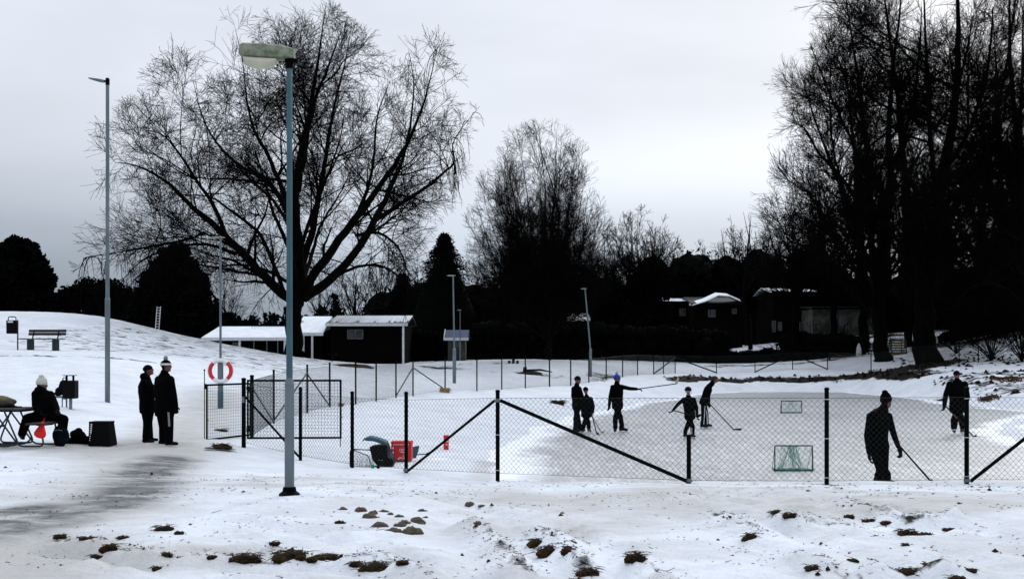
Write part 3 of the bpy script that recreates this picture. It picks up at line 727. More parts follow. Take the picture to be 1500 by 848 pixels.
mb = MB(); mb.ell((.14, -.08, .06), (.15, .12, .07), seed=8, amp=.18, n=18, m=10); mb.build('bag_flap', M['wood_dark'], t, smooth=True)
t = empty('glove', b0+(.30, -.3, zt+.02), 'small black glove lying at the right end of the picnic table', 'glove')
mb = MB(); mb.ell((-.05, 0, .02), (.10, .05, .02), seed=12, amp=.1); 
for k in range(4): mb.ell((.07+.01*(k % 2), -.035+.023*k, .014), (.045, .011, .011))
mb.ell((-.04, -.06, .015), (.04, .012, .012), rot=np.array(Matrix.Rotation(-.6, 3, 'Z')))
mb.build('glove_body', M['glove'], t, smooth=True)
# red bag hanging under the seat
c = W(60, 630, 19.0)
t = empty('red_bag', c, 'bright red drawstring bag hanging below the seated person', 'bag')
mb = MB(); prof = [(.012, .17), (.03, .14), (.05, .08), (.09, .0), (.115, -.06), (.105, -.11), (.05, -.145), (.005, -.15)]
mb.lathe(prof[::-1], (0, 0, 0), 18, rot=np.array(Matrix.Rotation(math.radians(14), 3, 'Y'))@np.diag([1, .5, 1])); mb.build('bag_body', M['red_cloth'], t, smooth=True)
mb = MB(); mb.tube([(.035, 0, .15), (.07, 0, .22)], .006, 5); mb.build('cord', M['red_cloth'], t)
# black crate with vertical pale print
b = PB(150, 653, 19.9); b[0] = W(150, 0, 19.9)[0]
t = empty('storage_tub', b, 'black upright storage tub with a column of pale print, standing on the snow', 'tub')
w0, w1, hh = .215, .175, .47
mb = MB(); V = []
for z, w, dd in ((0, w0, .17), (.02, w0+.008, .178), (hh-.03, w1, .14), (hh-.03, w1+.008, .148), (hh, w1+.008, .148)):
    V += [(-.205, -dd, z), (w, -dd, z), (w, dd, z), (-.205, dd, z)]
f = [[i*4+j, i*4+(j+1) % 4, (i+1)*4+(j+1) % 4, (i+1)*4+j] for i in range(4) for j in range(4)]+[[3, 2, 1, 0], [16, 17, 18, 19]]
mb.add(V, f); body = mb.build('tub_body', M['blackbox'], t, bevel=.008)
mb = MB(); rr = random.Random(3)
zz = .42
for k in range(9):
    h_ = rr.uniform(.016, .026); y_ = -.155-.04*(1-zz/.47)*.8
    w_ = rr.uniform(.020, .038) if k < 5 else .012
    mb.box((-.145-.003*k, y_-.008, zz), (w_, .006, h_)); 
    if k < 5: mb.box((-.135-.004*k+rr.uniform(-.006, .006), y_-.005, zz-.014), (w_*.4, .006, .02))
    zz -= .038
mb.build('print', M['mark'], body)
# dark bag slumped between tub and person
b = PB(116, 648, 20.1); t = empty('sports_bag', b, 'black slumped sports bag on the snow, left of the black tub', 'bag')
mb = MB(); mb.ell((-.02, 0, .13), (.15, .16, .16), seed=21, amp=.15, n=20, m=12); mb.ell((.12, 0, .06), (.26, .15, .085), seed=22, amp=.12, n=20, m=12); mb.ell((-.15, 0, .05), (.14, .13, .07), seed=23, amp=.12, n=20, m=12)
mb.build('bag_body', M['cloth'], t, smooth=True)
mb = MB(); mb.tube([(.0, -.12, .2), (.08, -.2, .2), (.2, -.18, .12)], .012, 6); mb.build('strap', M['cloth'], t)
# backpack on the ground between the person's legs
b = PB(93, 648, 19.5); t = empty('backpack', b, 'black backpack standing on the snow against the right leg of the seated person', 'bag')
mb = MB(); mb.ell((-.07, .06, .19), (.15, .13, .20), seed=31, amp=.08, n=20, m=12); mb.ell((-.04, -.05, .10), (.12, .07, .11), seed=33, amp=.08, n=16, m=10); mb.build('bag_body', M['cloth_navy'], t, smooth=True)
mb = MB(); mb.tube([(-.16, -.08, .3), (-.07, -.085, .315), (.01, -.08, .3)], .005, 5); mb.build('zip', M['grey_cloth'], t)
mb = MB(); mb.tube([(-.12, .0, .36), (-.09, 0, .42), (-.03, 0, .41), (-.01, 0, .35)], .012, 6); mb.build('handle', M['cloth'], t)

# ------------------------------------------------------------------ things behind the fence
def Gi(px, py, d): w = W(px, py, d); w[2] = gz(w[0], w[1]); return w
b = Gi(562, 681, 20.2)
t = empty('plastic_seat', b, 'black tipped over moulded seat lying on the snow behind the fence', 'seat')
mb = MB(); prof = [(-.26,.40),(-.20,.14),(-.12,.05),(.10,-.03),(.18,-.02),(.22,.08),(.20,.16),(.12,.18),(.09,.24),(.10,.40),(.07,.44),(-.02,.435),(-.14,.42)]
def slab(mb, prof, y0, y1):
    n = len(prof); V = [(x, y0, z) for x, z in prof]+[(x, y1, z) for x, z in prof]
    mb.add(V, [list(range(n)), list(range(2*n-1, n-1, -1))]+[[i, i+n, (i+1) % n+n, (i+1) % n] for i in range(n)]); return mb
slab(mb, prof, -.2, .2); body = mb.build('seat_shell', M['blackbox'], t, bevel=.025)
mb = MB(); mb.box((-.03, -.208, .14), (.07, .006, .018)); mb.box((-.08, -.208, .142), (.015, .006, .01)); mb.build('print', M['net_green'], body)
c = Gi(549, 672, 21.2)
t = empty('sledge', c, 'blue plastic sledge leaning behind the black seat', 'sledge')
mb = MB(); slab(mb, [(-.20, .46), (-.17, .42), (.0, .41), (.20, .34), (.30, .14), (.42, .02), (.44, .06), (.33, .18), (.25, .40), (.10, .46), (-.06, .50), (-.14, .50)], -.2, .2); mb.build('sledge_shell', M['blueplastic'], t, bevel=.02)
mb = MB(); mb.tube([(-.19, -.1, .45), (-.25, -.05, .40), (-.22, .08, .46)], .008, 5); mb.build('cord', M['black_metal'], t)
b = Gi(589, 671, 21.4)
t = empty('crate', b, 'red plastic crate with pale lettering standing behind a fence post', 'crate')
mb = MB(); z0 = .02
hh = .38; mb.box((0, 0, z0+.01), (.40, .28, .02))
for sx in (-1, 1): mb.box((sx*.20, 0, z0+hh/2), (.02, .30, hh))
mb.box((0, -.15, z0+hh/2), (.42, .02, hh)); mb.box((0, .15, z0+hh/2), (.42, .02, hh))
body = mb.build('crate_body', M['red'], t, bevel=.01)
mb = MB(); mb.box((0, 0, z0+hh), (.44, .34, .03)); mb.box((0, 0, z0+hh-.09), (.43, .33, .012)); mb.build('rim', M['red'], body, bevel=.006)
mb = MB(); rr = random.Random(5)
for k in range(8): mb.box((-.15+k*.042, -.163, z0+.335), (.018, .006, .022+.008*(k % 2)))
for k in range(5): mb.box((-.03+k*.03, -.163, z0+.22+.012*(k % 2)), (.012, .006, .05))
mb.bar((-.02, -.163, z0+.18), (.1, -.163, z0+.165), .006, .014); mb.bar((.12, -.163, z0+.17), (.03, -.163, z0+.09), .006, .014); mb.bar((.06, -.163, z0+.13), (.12, -.163, z0+.08), .006, .012)
for k in range(6): mb.box((-.06+k*.03, -.163, z0+.045+.01*(k % 3)), (.016, .006, .035))
for k in range(3): mb.box((-.17, -.163, z0+.08+k*.09), (.025, .006, .045))
mb.build('print', M['mark'], body)
c = Gi(607, 664, 22.2)
t = empty('shovel', c, 'dark snow shovel blade with a thin stick lying right of the red crate', 'shovel')
mb = MB(); slab(mb, [(-.06, .0), (.04, .0), (.08, .10), (.12, .26), (.10, .28), (-.08, .24), (-.1, .1)], -.14, -.10); mb.build('shovel_blade', M['blueplastic'], t, bevel=.006)
mb = MB(); mb.tube([(.04, -.08, .08), (.33, -.1, .10)], .012, 6); mb.tube([(.28, -.14, .11), (.30, -.06, .12)], .012, 6); mb.build('shaft', M['black_metal'], t)
# wire goal lying with net
b = Gi(528, 688, 19.6)
t = empty('folded_goal', b, 'small overturned net goal on thin tubes behind the fence, left of the black seat', 'goal')
mb = MB()
P = [(-.20, 0, 0), (-.20, 0, .30), (-.16, 0, .34), (.20, .2, .30), (.36, .25, .1), (.40, .2, .02)]
mb.tube(rounded(P, .03), .009, 6); mb.tube([(-.16, 0, .33), (.15, -.05, .22), (.24, -.1, .0)], .008, 6); mb.tube([(-.2, 0, .01), (.24, -.1, .01)], .008, 6); mb.tube([(.40, .2, .02), (.24, -.1, .01)], .008, 6); mb.tube([(-.18, .3, 0), (-.2, .3, .3), (.2, .34, .3)], .008, 6)
mb.build('goal_frame', M['black_metal'], t)
mb = MB(); rr = random.Random(9)
for k in range(22):
    x = -.1+k*.02; zt_ = .31-.006*k if k < 14 else .31-.006*14-.03*(k-14)
    mb.tube([(x, .02+rr.uniform(0, .1), max(zt_, .04)), (x+rr.uniform(-.03, .03), -.03, .0)], .0022, 3, caps=False)
for k in range(8): mb.tube([(-.12, 0, .04+k*.035), (.26, .05, .02+k*.02)], .0022, 3, caps=False)
mb.build('net', M['wire'], t)
for px_, nm in ((546, 0), (554, 1)):
    c = Gi(px_, 686.5 if nm == 0 else 688, 19.3)
    mb = MB(); mb.ell((0, 0, .035), (.036, .036, .036), n=14, m=10); o = mb.build('ball', M['net_green'] if nm == 0 else M['black_metal'], None, smooth=True); o.location = tuple(c)
    tag(o, 'small green ball on the snow below the black seat' if nm == 0 else 'small black ball on the snow right of the green ball', 'ball', 'balls lying by the fence')
# red goal marker
b = Gi(653.5, 655, 24.2)
t = empty('marker_block', b, 'short red upright marker block with a white band, between the crate and the rink', 'marker')
mb = MB(); mb.box((0, 0, .17), (.12, .1, .34)); body = mb.build('block', M['red'], t, bevel=.012)
mb = MB(); mb.box((.0, -.054, .19), (.10, .006, .022)); mb.box((.02, -.054, .12), (.05, .006, .02)); mb.build('band', M['mark'], body)

# goals on the ice
def goal(px0, px1, d, pyt, label, thick, dense):
    b = W((px0+px1)/2, 0, d); b[2] = -.5; w = (px1-px0)/F*d; h = W(0, pyt, d)[2]+.5
    t = empty('goal', b, label, 'goal', 'small goals on the ice')
    mb = MB(); x = w/2
    for p, q in (((-x, 0, .0), (-x, 0, h)), ((x, 0, .0), (x, 0, h)), ((-x, 0, h), (x, 0, h)), ((-x, 0, .02), (x, 0, .02))): mb.tube([p, q], thick, 8)
    for s in (-1, 1): mb.tube([(s*x, 0, .02), (s*x*.94, h*.55, .02)], thick*.7, 6); mb.tube([(s*x, 0, h), (s*x*.94, h*.55, .02)], thick*.4, 6)
    mb.tube([(-x*.94, h*.55, .02), (x*.94, h*.55, .02)], thick*.7, 6)
    mb.build('goal_frame', M['black_metal'], t)
    rr = random.Random(int(px0)); mb = MB()
    for k in range(dense):   # slack net strands, gathered in the middle of the crossbar
        u = rr.uniform(-1, 1); top = u*.25 if rr.random() < .75 else u; bot = rr.uniform(-1, 1)*.9
        p = [np.array([x*top, .02, h]), np.array([x*(top*.5+bot*.5)+rr.uniform(-.05, .05), h*.2, h*rr.uniform(.4, .6)]), np.array([x*bot, h*rr.uniform(.2, .5), .02])]
        mb.tube(p, .0028, 3, caps=False)
    for k in range(14): mb.tube([(-x, h*.5*k/14, h*(1-k/14)), (0, h*.5*k/14+.03, h*(1-k/14)-.04), (x, h*.5*k/14, h*(1-k/14))], .0016, 3, caps=False)
    for k in range(18): mb.tube([(-x+w*k/17, 0, h), (-x+w*k/17, h*.5, .02)], .0016, 3, caps=False)
    mb.build('net', M['net_green'], t)
    mb = MB()
    for k in range(dense*5):
        a = rr.uniform(-1, 1)*x*1.04; z = abs(rr.gauss(0, .02))+.008
        mb.tube([(a, rr.uniform(-.04, .06), z), (a+rr.uniform(-.05, .05), rr.uniform(-.06, .06), max(.004, z+rr.uniform(-.03, .04)))], .0035, 3, caps=False)
    for k in range(dense//2):
        z = rr.uniform(.02, h*.8); mb.tube([(x+.01, 0, z), (x+rr.uniform(.0, .06)*(1-z/h), rr.uniform(-.03, .03), z-.05)], .0035, 3, caps=False)
    mb.build('net_fold', M['net_green'], t)
goal(1135, 1190, 19.9, 652.5, 'nearer small hockey goal with green net bunched along its base', .011, 46)
goal(1144.5, 1174.5, 41.9, 587, 'farther small hockey goal with thin black frame, out in the middle of the ice', .017, 16)

# lattice ladder on the mound
b = G(231, 58); b[0] = W(230, 0, 58)[0]
t = empty('ladder', b, 'white metal lattice ladder leaning up behind the crest of the mound', 'ladder')
H = W(0, 449, 58)[2]-b[2]+.0
mb = MB(); 
for x in (-.10, .10): mb.tube([(x-.02, 0, -.3), (x+.10, 0, H)], .025, 6)
mb.build('rails', M['white_paint'], t)
n = 9
for k in range(n):
    mb = MB(); z = H*(k+.5)/n; x = -.02+.12*z/H; mb.tube([(x-.10, 0, z), (x+.10, 0, z+.03)], .016, 5); mb.build('rung', M['white_paint'], t)
# low dark box in the gap between field posts, far birdtable like object
b = G(484, 60); t = empty('low_table', b, 'tiny dark flat-topped stand on the field behind the fence', 'stand')
mb = MB(); mb.box((0.1, 0, .40), (.5, .4, .05)); mb.build('top', M['black_metal'], t)
mb = MB(); mb.box((.1, 0, .18), (.06, .06, .45)); mb.build('leg', M['black_metal'], t)
for px_, hh in ((746, .28), (752, .42), (758, .22)):
    pass
# ------------------------------------------------------------------ bare trees, grown level by level
def resample(P, R, n):
    P = np.asarray(P, float); R = np.asarray(R, float); m = len(P)
    # catmull-rom
    t = np.linspace(0, m-1.0001, n); i = t.astype(int); f = (t-i)[:, None]
    g = lambda k: P[np.clip(k, 0, m-1)]
    a, b, c, d = g(i-1), g(i), g(i+1), g(i+2)
    out = .5*((2*b)+(-a+c)*f+(2*a-5*b+4*c-d)*f*f+(-a+3*b-3*c+d)*f**3)
    r = R[np.clip(i, 0, m-1)]*(1-f[:, 0])+R[np.clip(i+1, 0, m-1)]*f[:, 0]
    return out, r
def grow(P, R, per_m, lrange, ang, rng, t0=.15, n=6, bend=0., droop=0., rk=.55, rmin=.006, wig=.12, out_c=None, taper=True, lmul=None, env=None):
    """P (m,n0,3), R (m,n0) parents -> children"""
    m, n0, _ = P.shape
    seg = np.linalg.norm(np.diff(P, axis=1), axis=2).sum(1)
    cnt = rng.poisson(np.maximum(seg*(1-t0)*per_m, 0)+.3)
    idx = np.repeat(np.arange(m), cnt); k = len(idx)
    if k == 0: return np.zeros((0, n, 3)), np.zeros((0, n))
    t = t0+(1-t0)*rng.random(k)**.85
    s = t*(n0-1.001); i = s.astype(int); f = (s-i)[:, None]
    p0 = P[idx, i]*(1-f)+P[idx, i+1]*f
    r0 = R[idx, i]*(1-f[:, 0])+R[idx, i+1]*f[:, 0]
    d = P[idx, i+1]-P[idx, i]; d /= np.linalg.norm(d, axis=1, keepdims=True)+1e-9
    q = rng.normal(size=(k, 3)); q -= (q*d).sum(1, keepdims=True)*d; q /= np.linalg.norm(q, axis=1, keepdims=True)+1e-9
    a = np.radians(ang[0]+(ang[1]-ang[0])*rng.random(k))[:, None]
    dd = d*np.cos(a)+q*np.sin(a)
    if out_c is not None:
        o = p0-out_c; o /= np.linalg.norm(o, axis=1, keepdims=True)+1e-9; dd = dd+.35*o; dd /= np.linalg.norm(dd, axis=1, keepdims=True)
    L = (lrange[0]+(lrange[1]-lrange[0])*rng.random(k))
    if taper: L = L*(1.25-.92*t)
    if env is not None:
        for _ in range(3):
            q_ = env(p0+dd*L[:, None]); L = np.where(q_ > 1, L*np.clip(1-(q_-1)*2.2, .25, .9), L)
    st = (L/(n-1))[:, None]
    pts = [p0]; cur = dd
    for j in range(n-1):
        cur = cur+rng.normal(size=(k, 3))*wig+np.array([0, 0, bend-droop*(j+1)/n]); cur /= np.linalg.norm(cur, axis=1, keepdims=True)
        pts.append(pts[-1]+cur*st)
    Pn = np.stack(pts, 1)
    rb = np.clip(r0*rk, rmin*1.2, None)*np.clip(L/((lrange[0]+lrange[1])/2), .5, 1.2); rb = np.minimum(rb, r0*.9+.002)
    fr_ = np.linspace(0, 1, n)[None]
    Rn = rb[:, None]*(1-fr_)+rmin*fr_
    return Pn, Rn
def tubes(P, R, sides):
    m, n, _ = P.shape
    if m == 0: return np.zeros((0, 3)), np.zeros((0, 4), int)
    t = np.gradient(P, axis=1); t /= np.linalg.norm(t, axis=2, keepdims=True)+1e-9
    ref = np.array([.31, .87, .38]); u = np.cross(t, ref); u /= np.linalg.norm(u, axis=2, keepdims=True)+1e-9; w = np.cross(t, u)
    a = np.arange(sides)/sides*2*np.pi
    V = P[:, :, None]+R[:, :, None, None]*(np.cos(a)[None, None, :, None]*u[:, :, None]+np.sin(a)[None, None, :, None]*w[:, :, None])
    i = (np.arange(m)*n*sides)[:, None, None]+(np.arange(n-1)*sides)[None, :, None]; j = np.arange(sides)[None, None]; j2 = (j+1) % sides
    Fc = np.stack([i+j, i+j2, i+sides+j2, i+sides+j], -1).reshape(-1, 4)
    return V.reshape(-1, 3), Fc
def join(parts):
    V = []; Fc = []; n = 0
    for v, f in parts:
        if len(v) == 0: continue
        V.append(v); Fc.append(f+n); n += len(v)
    return np.concatenate(V), np.concatenate(Fc)
def tree_from_limbs(name, base, limbs, levels, seed, label, bark='bark', group=None, cat='tree', extra=None):
    """limbs: list of (points (k,3) world, radii). levels: list of dict for grow"""
    rng = np.random.default_rng(seed)
    root = empty(name, base, label, cat, group)
    LP, LR = zip(*[resample(p, r, 26) for p, r in limbs]); P = np.stack(LP)-np.asarray(base); R = np.stack(LR)
    # natural kinks
    nz = rng.normal(size=P.shape)*R[..., None]*.16; nz[:, 0] = 0; P = P+nz
    v, f = tubes(P, R, 10)
    tris_mesh('trunk', v, f, M[bark], root, smooth=True)
    cur = [(P[1:], R[1:])] if len(P) > 1 else [(P, R)]
    parts = []
    for lv in levels:
        lv = dict(lv); src = lv.pop('src', -1); sides = lv.pop('sides', 3)
        p, r = cur[src]
        Pn, Rn = grow(p, r, rng=rng, **lv); cur.append((Pn, Rn)); parts.append(tubes(Pn, Rn, sides))
    if extra: parts += extra(rng)
    v, f = join(parts)
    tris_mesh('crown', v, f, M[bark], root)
    return root, len(f)
def px3(pts, d0):
    """(px, py, depth offset, radius) -> points, radii at distance d0"""
    return np.array([W(a, b, d0+c) for a, b, c, _ in pts]), np.array([q[3] for q in pts])

def outline_env(pts, cpx, cpy, d0, base, dep):
    a = np.array([[(x-cpx)/F*d0, (cpy-y)/F*d0] for x, y in pts]); th = np.arctan2(a[:, 1], a[:, 0]); r = np.hypot(a[:, 0], a[:, 1]); o = np.argsort(th); th = th[o]; r = r[o]
    th = np.r_[th[-1]-2*np.pi, th, th[0]+2*np.pi]; r = np.r_[r[-1], r, r[0]]; c = W(cpx, cpy, d0)-base
    def f(p):
        q = p-c; return np.sqrt((np.hypot(q[:, 0], q[:, 2])/np.interp(np.arctan2(q[:, 2], q[:, 0]), th, r))**2+(q[:, 1]/dep)**4)
    return f
# ---- the big spreading lime tree
D = 62
big = [
 [(432,533,0,.72),(432,520,0,.60),(431,490,0,.54),(432,455,0,.52),(436,430,0,.50),(437,390,0,.44),(436,340,0,.40)],
 [(436,345,0,.40),(432,300,.2,.38),(437,250,.4,.32),(449,190,.6,.24),(461,120,.8,.13),(470,60,1,.06),(478,4,1.2,.012)],
 [(430,442,0,.40),(405,422,-1,.36),(378,395,-2.2,.32),(345,362,-3.4,.28),(312,328,-4,.22),(278,300,-4.6,.16),(240,264,-5,.10),(200,243,-5.3,.05),(168,238,-5.5,.015)],
 [(332,350,-3.5,.18),(315,305,-2.6,.14),(290,268,-2,.11),(263,226,-1.6,.08),(238,198,-1,.05),(205,190,-.6,.012)],
 [(300,342,-4,.13),(268,352,-5.5,.10),(222,361,-6.5,.07),(170,370,-7.3,.04),(122,378,-8,.012)],
 [(345,372,-3,.14),(300,358,-1.5,.11),(245,366,-.5,.08),(205,384,0,.05),(172,420,.4,.012)],
 [(430,335,0,.24),(410,290,1.4,.20),(385,262,2.4,.17),(350,242,3.4,.13),(318,210,4.2,.09),(296,170,4.6,.05),(283,118,5,.012)],
 [(432,322,0,.22),(412,272,-1.5,.18),(392,226,-2.4,.14),(373,192,-3,.10),(362,150,-3.4,.06),(356,95,-3.8,.035),(344,40,-4,.01)],
 [(436,280,.2,.24),(447,215,-.8,.19),(461,150,-1.6,.12),(482,95,-2.2,.07),(502,40,-2.6,.012)],
 [(435,285,.3,.18),(424,215,1.4,.14),(424,150,2.2,.09),(418,90,2.8,.05),(398,22,3.2,.01)],
 [(438,405,0,.30),(456,345,1.6,.26),(468,285,2.6,.21),(479,215,3.4,.15),(491,150,4,.10),(506,90,4.4,.05),(516,30,4.8,.012)],
 [(442,432,0,.38),(468,392,-1.5,.34),(500,348,-3,.29),(535,302,-4.3,.24),(572,250,-5.4,.17),(600,203,-6,.12),(621,150,-6.4,.07),(634,100,-6.8,.03),(640,70,-7,.01)],
 [(520,322,-3.7,.16),(540,272,-2.6,.12),(548,225,-1.9,.09),(553,170,-1.2,.06),(572,118,-.8,.012)],
 [(446,436,0,.40),(482,412,1.6,.36),(520,370,3.2,.31),(550,322,4.6,.26),(574,272,5.6,.20),(592,225,6.2,.14),(602,175,6.6,.09),(606,120,7,.05),(598,72,7.2,.012)],
 [(550,322,4.6,.20),(588,298,5.4,.17),(628,272,6,.13),(652,251,6.3,.10),(665,238,6.4,.08),(663,212,6.5,.05),(678,186,6.6,.03),(703,156,6.8,.01)],
 [(484,410,1.2,.16),(520,392,3,.12),(560,390,4.6,.09),(595,415,5.6,.05),(618,445,6,.012)],
 [(522,345,-3.2,.13),(556,342,-5,.10),(586,368,-6.2,.06),(604,425,-6.8,.012)],
 [(416,428,-.5,.16),(385,350,-2.5,.13),(350,318,-5,.10),(310,290,-7,.06),(270,285,-8,.012)],
 [(440,420,.2,.20),(455,380,4,.16),(470,330,6.5,.11),(500,280,8.5,.06),(520,235,9.5,.012)],
 [(434,415,-.2,.20),(425,370,-4,.16),(400,310,-6.5,.11),(385,255,-8.5,.06),(370,215,-9.5,.012)],
 [(436,380,-.2,.17),(455,320,-3.5,.13),(478,262,-6,.09),(498,205,-8,.04),(505,160,-9,.01)],
 [(434,360,.3,.17),(405,300,3.5,.13),(365,262,6,.09),(330,225,8,.05),(300,215,9.5,.012)],
 [(436,425,0,.16),(400,400,3,.13),(355,388,5.5,.09),(315,395,7,.05),(285,425,8,.012)],
]
limbs = [px3([(a, b_, c_, r_*(.80 if r_ < .5 else .92)) for a, b_, c_, r_ in l], D) for l in big]
BENV = outline_env([(478,3),(520,30),(560,75),(600,66),(645,95),(685,140),(705,180),(695,250),(680,320),(650,370),(640,430),(560,470),(434,500),(300,470),(165,430),(118,380),(150,330),(160,250),(190,195),(255,135),(330,55),(345,30),(400,12)], 434, 300, D, limbs[0][0][0], 11)
lvl = [dict(per_m=1.75, lrange=(2.2, 5.0), ang=(28, 62), t0=.14, n=12, bend=.025, droop=.02, rk=.40, rmin=.011, wig=.085, sides=5, env=BENV),
       dict(per_m=3.3, lrange=(.8, 2.5), ang=(28, 62), t0=.10, n=7, bend=.02, droop=.04, rk=.5, rmin=.009, wig=.10, sides=3, env=BENV),
       dict(per_m=4.8, lrange=(.45, 1.35), ang=(24, 56), t0=.06, n=4, bend=.01, droop=.04, env=BENV, rk=.6, rmin=.0088, wig=.14, sides=3)]
def droopers(rng):
    """long hanging shoots under the two low outer limbs"""
    out = []
    for li, cnt in ((14, 26), (15, 34), (16, 30), (4, 30), (5, 34), (2, 16), (11, 12), (13, 18), (22, 22)):
        P, R = resample(*limbs[li], 40); P = P-limbs[0][0][0]; k = rng.integers(14, 39, cnt)
        p0 = P[k]; L = rng.uniform(1.0, 3.0, cnt); d = rng.normal(size=(cnt, 3))*.5; d[:, 2] = rng.uniform(-.1, .5, cnt)
        pts = [p0]; n = 12
        for j in range(n-1):
            d = d*.86+rng.normal(size=(cnt, 3))*.06+np.array([0, 0, -.30]); e = d/np.linalg.norm(d, axis=1, keepdims=True); pts.append(pts[-1]+e*(L/(n-1))[:, None])
        Pn = np.stack(pts, 1); Rn = np.linspace(.022, .007, n)[None]*np.ones((cnt, 1)); out.append(tubes(Pn, Rn, 4))
        P2, R2 = grow(Pn, Rn, 3.4, (.3, .9), (15, 45), rng, t0=.2, n=5, droop=.35, rk=.6, rmin=.006); out.append(tubes(P2, R2, 3))
    # the splintered limb tip that hangs straight down
    p0 = W(666, 239, D+6.4)-limbs[0][0][0]
    for k in range(7):
        e = np.array([rng.uniform(-.35, .5), rng.uniform(-.3, .3), -rng.uniform(1.6, 2.9)]); q = p0+e*np.linspace(0, 1, 9)[:, None]; q[1:-1] += rng.normal(size=(7, 3))*.04
        Pn = q[None]; Rn = np.linspace(.035, .008, 9)[None]; out.append(tubes(Pn, Rn, 4))
        P2, R2 = grow(Pn, Rn, 5, (.3, .8), (10, 40), rng, t0=.3, n=5, droop=.3, rk=.6, rmin=.006); out.append(tubes(P2, R2, 3))
    return out
rngb = np.random.default_rng(333)
for k in range(48):
    p, r = limbs[rngb.integers(1, 17)]; P_, R_ = resample(p, r, 20); j = rngb.integers(4, 14); s_ = P_[j]; o_ = s_-W(434, 420, D); o_ /= np.linalg.norm(o_)+1e-9
    dr_ = o_+rngb.normal(size=3)*.75; dr_[2] = abs(dr_[2])*.8+rngb.uniform(-.25, .3); dr_ /= np.linalg.norm(dr_); L_ = rngb.uniform(3.2, 5.6)
    # stay inside the crown's outline
    e_ = s_+dr_*L_; rel_ = (e_-W(434, 300, D))/np.array([10.2, 10.0, 11.0]); q_ = np.linalg.norm(rel_)
    if q_ > 1: e_ = W(434, 300, D)+(e_-W(434, 300, D))/q_
    rr_ = min(R_[j]*.5, .09); limbs.append((np.array([s_, s_+(e_-s_)*.34+rngb.normal(size=3)*.2, s_+(e_-s_)*.7+rngb.normal(size=3)*.25, e_]), np.array([rr_, rr_*.8, rr_*.5, .012])))
base = limbs[0][0][0].copy(); base[2] = gz(base[0], base[1])-.1; limbs[0][0][0][2] = base[2]
r_, n_ = tree_from_limbs('bare_tree', base, limbs, lvl, 5, 'big spreading bare tree with a thick forked trunk, behind the nearest street lamp', extra=droopers)
print('big tree faces', n_)

# ---- generic bare trees
def fan_limbs(base, H, Wd, nst, rng, r0, trunk=.12, curve=.55, depth=1.0, upright=.5, low=.8, cxo=0., cen=.52):
    """many stems rising from a short trunk and spreading to an oval crown"""
    base = np.asarray(base, float); L = []
    top = base+np.array([0, 0, H*trunk]); L.append((np.array([base-(0, 0, .3), base+(0, 0, H*trunk*.5), top, top+(rng.normal()*.2, 0, H*.25), base+(rng.normal()*.5, 0, H*.62), base+(rng.normal()*.6, 0, H*.97)]), np.array([r0*1.35, r0, r0*.9, r0*.55, r0*.25, .012])))
    cz = H*cen; Rx = Wd/2; Rz = H*(1-cen)
    for i in range(nst):
        el = math.asin(rng.uniform(-.62 if low < .5 else -.32, 1)); a = i*2.39996+rng.normal()*.15; q = rng.random()**.15*.96 if i % 3 else rng.uniform(.5, .85)
        end = base+np.array([cxo+math.cos(a)*math.cos(el)*Rx*q, math.sin(a)*math.cos(el)*Rx*q*depth, cz+math.sin(el)*(Rz if el > 0 else cz*.75)*q])
        hi = max(0., (end[2]-top[2])/H); s = top+np.array([0, 0, H*.16*rng.random()*hi]); v = end-s
        lift = np.array([0, 0, -.10*abs(math.cos(el))*H*.5])
        m1 = s+v*np.array([.36, .36, .34])+lift*.5+rng.normal(size=3)*.01*H; m2 = s+v*np.array([.72, .72, .68])+lift*.6+rng.normal(size=3)*.012*H
        rr = r0*rng.uniform(.22, .42); L.append((np.array([s-(0, 0, .2), m1, m2, end]), np.array([rr, rr*.72, rr*.36, .01])))
    return L
def bare_tree(px, py, d, top_py, wpx, label, seed, nst=14, r0=.22, trunk=.15, dens=1., rm=.008, bark='bark', upright=.5, group=None, cat='tree', depth=1.0, curve=.55, name='bare_tree', scale_len=1., l2=2.8, l3=3.0, low=.8, cxo=0., cen=.52):
    rng = np.random.default_rng(seed)
    b = W(px, py, d); b[2] = gz(b[0], b[1]); H = W(px, top_py, d)[2]-b[2]; Wd = wpx/F*d
    L = fan_limbs(b, H, Wd, nst, rng, r0, trunk, curve, depth, upright, low, cxo, cen)
    s = scale_len*H/14
    ec = np.array([cxo, 0, H*cen]); er = np.array([Wd/2*1.04, Wd/2*depth*1.04, 0])
    def genv(p):
        q = p-ec; rz = np.where(q[:, 2] > 0, H*(1-cen)*1.02, H*cen*.95); return np.sqrt((q[:, 0]/er[0])**2+(q[:, 1]/er[1])**2+(q[:, 2]/rz)**2)
    lv = [dict(per_m=1.7*dens, lrange=(1.1*s, 3.0*s), ang=(18, 48), t0=.22, n=7, bend=.03, rk=.45, rmin=rm*1.3, wig=.08, sides=4, env=genv),
          dict(per_m=l2*dens, lrange=(.6*s, 1.6*s), ang=(18, 50), t0=.12, n=6, bend=.03, rk=.5, rmin=rm, wig=.10, sides=3, env=genv),
          dict(per_m=l3*dens, lrange=(.35*s, .9*s), ang=(18, 50), t0=.10, n=4, bend=.02, rk=.6, rmin=rm*.85, wig=.11, sides=3, env=genv)]
    r, n = tree_from_limbs(name, b, L, lv, seed, label, bark, group, cat)
    return r, n

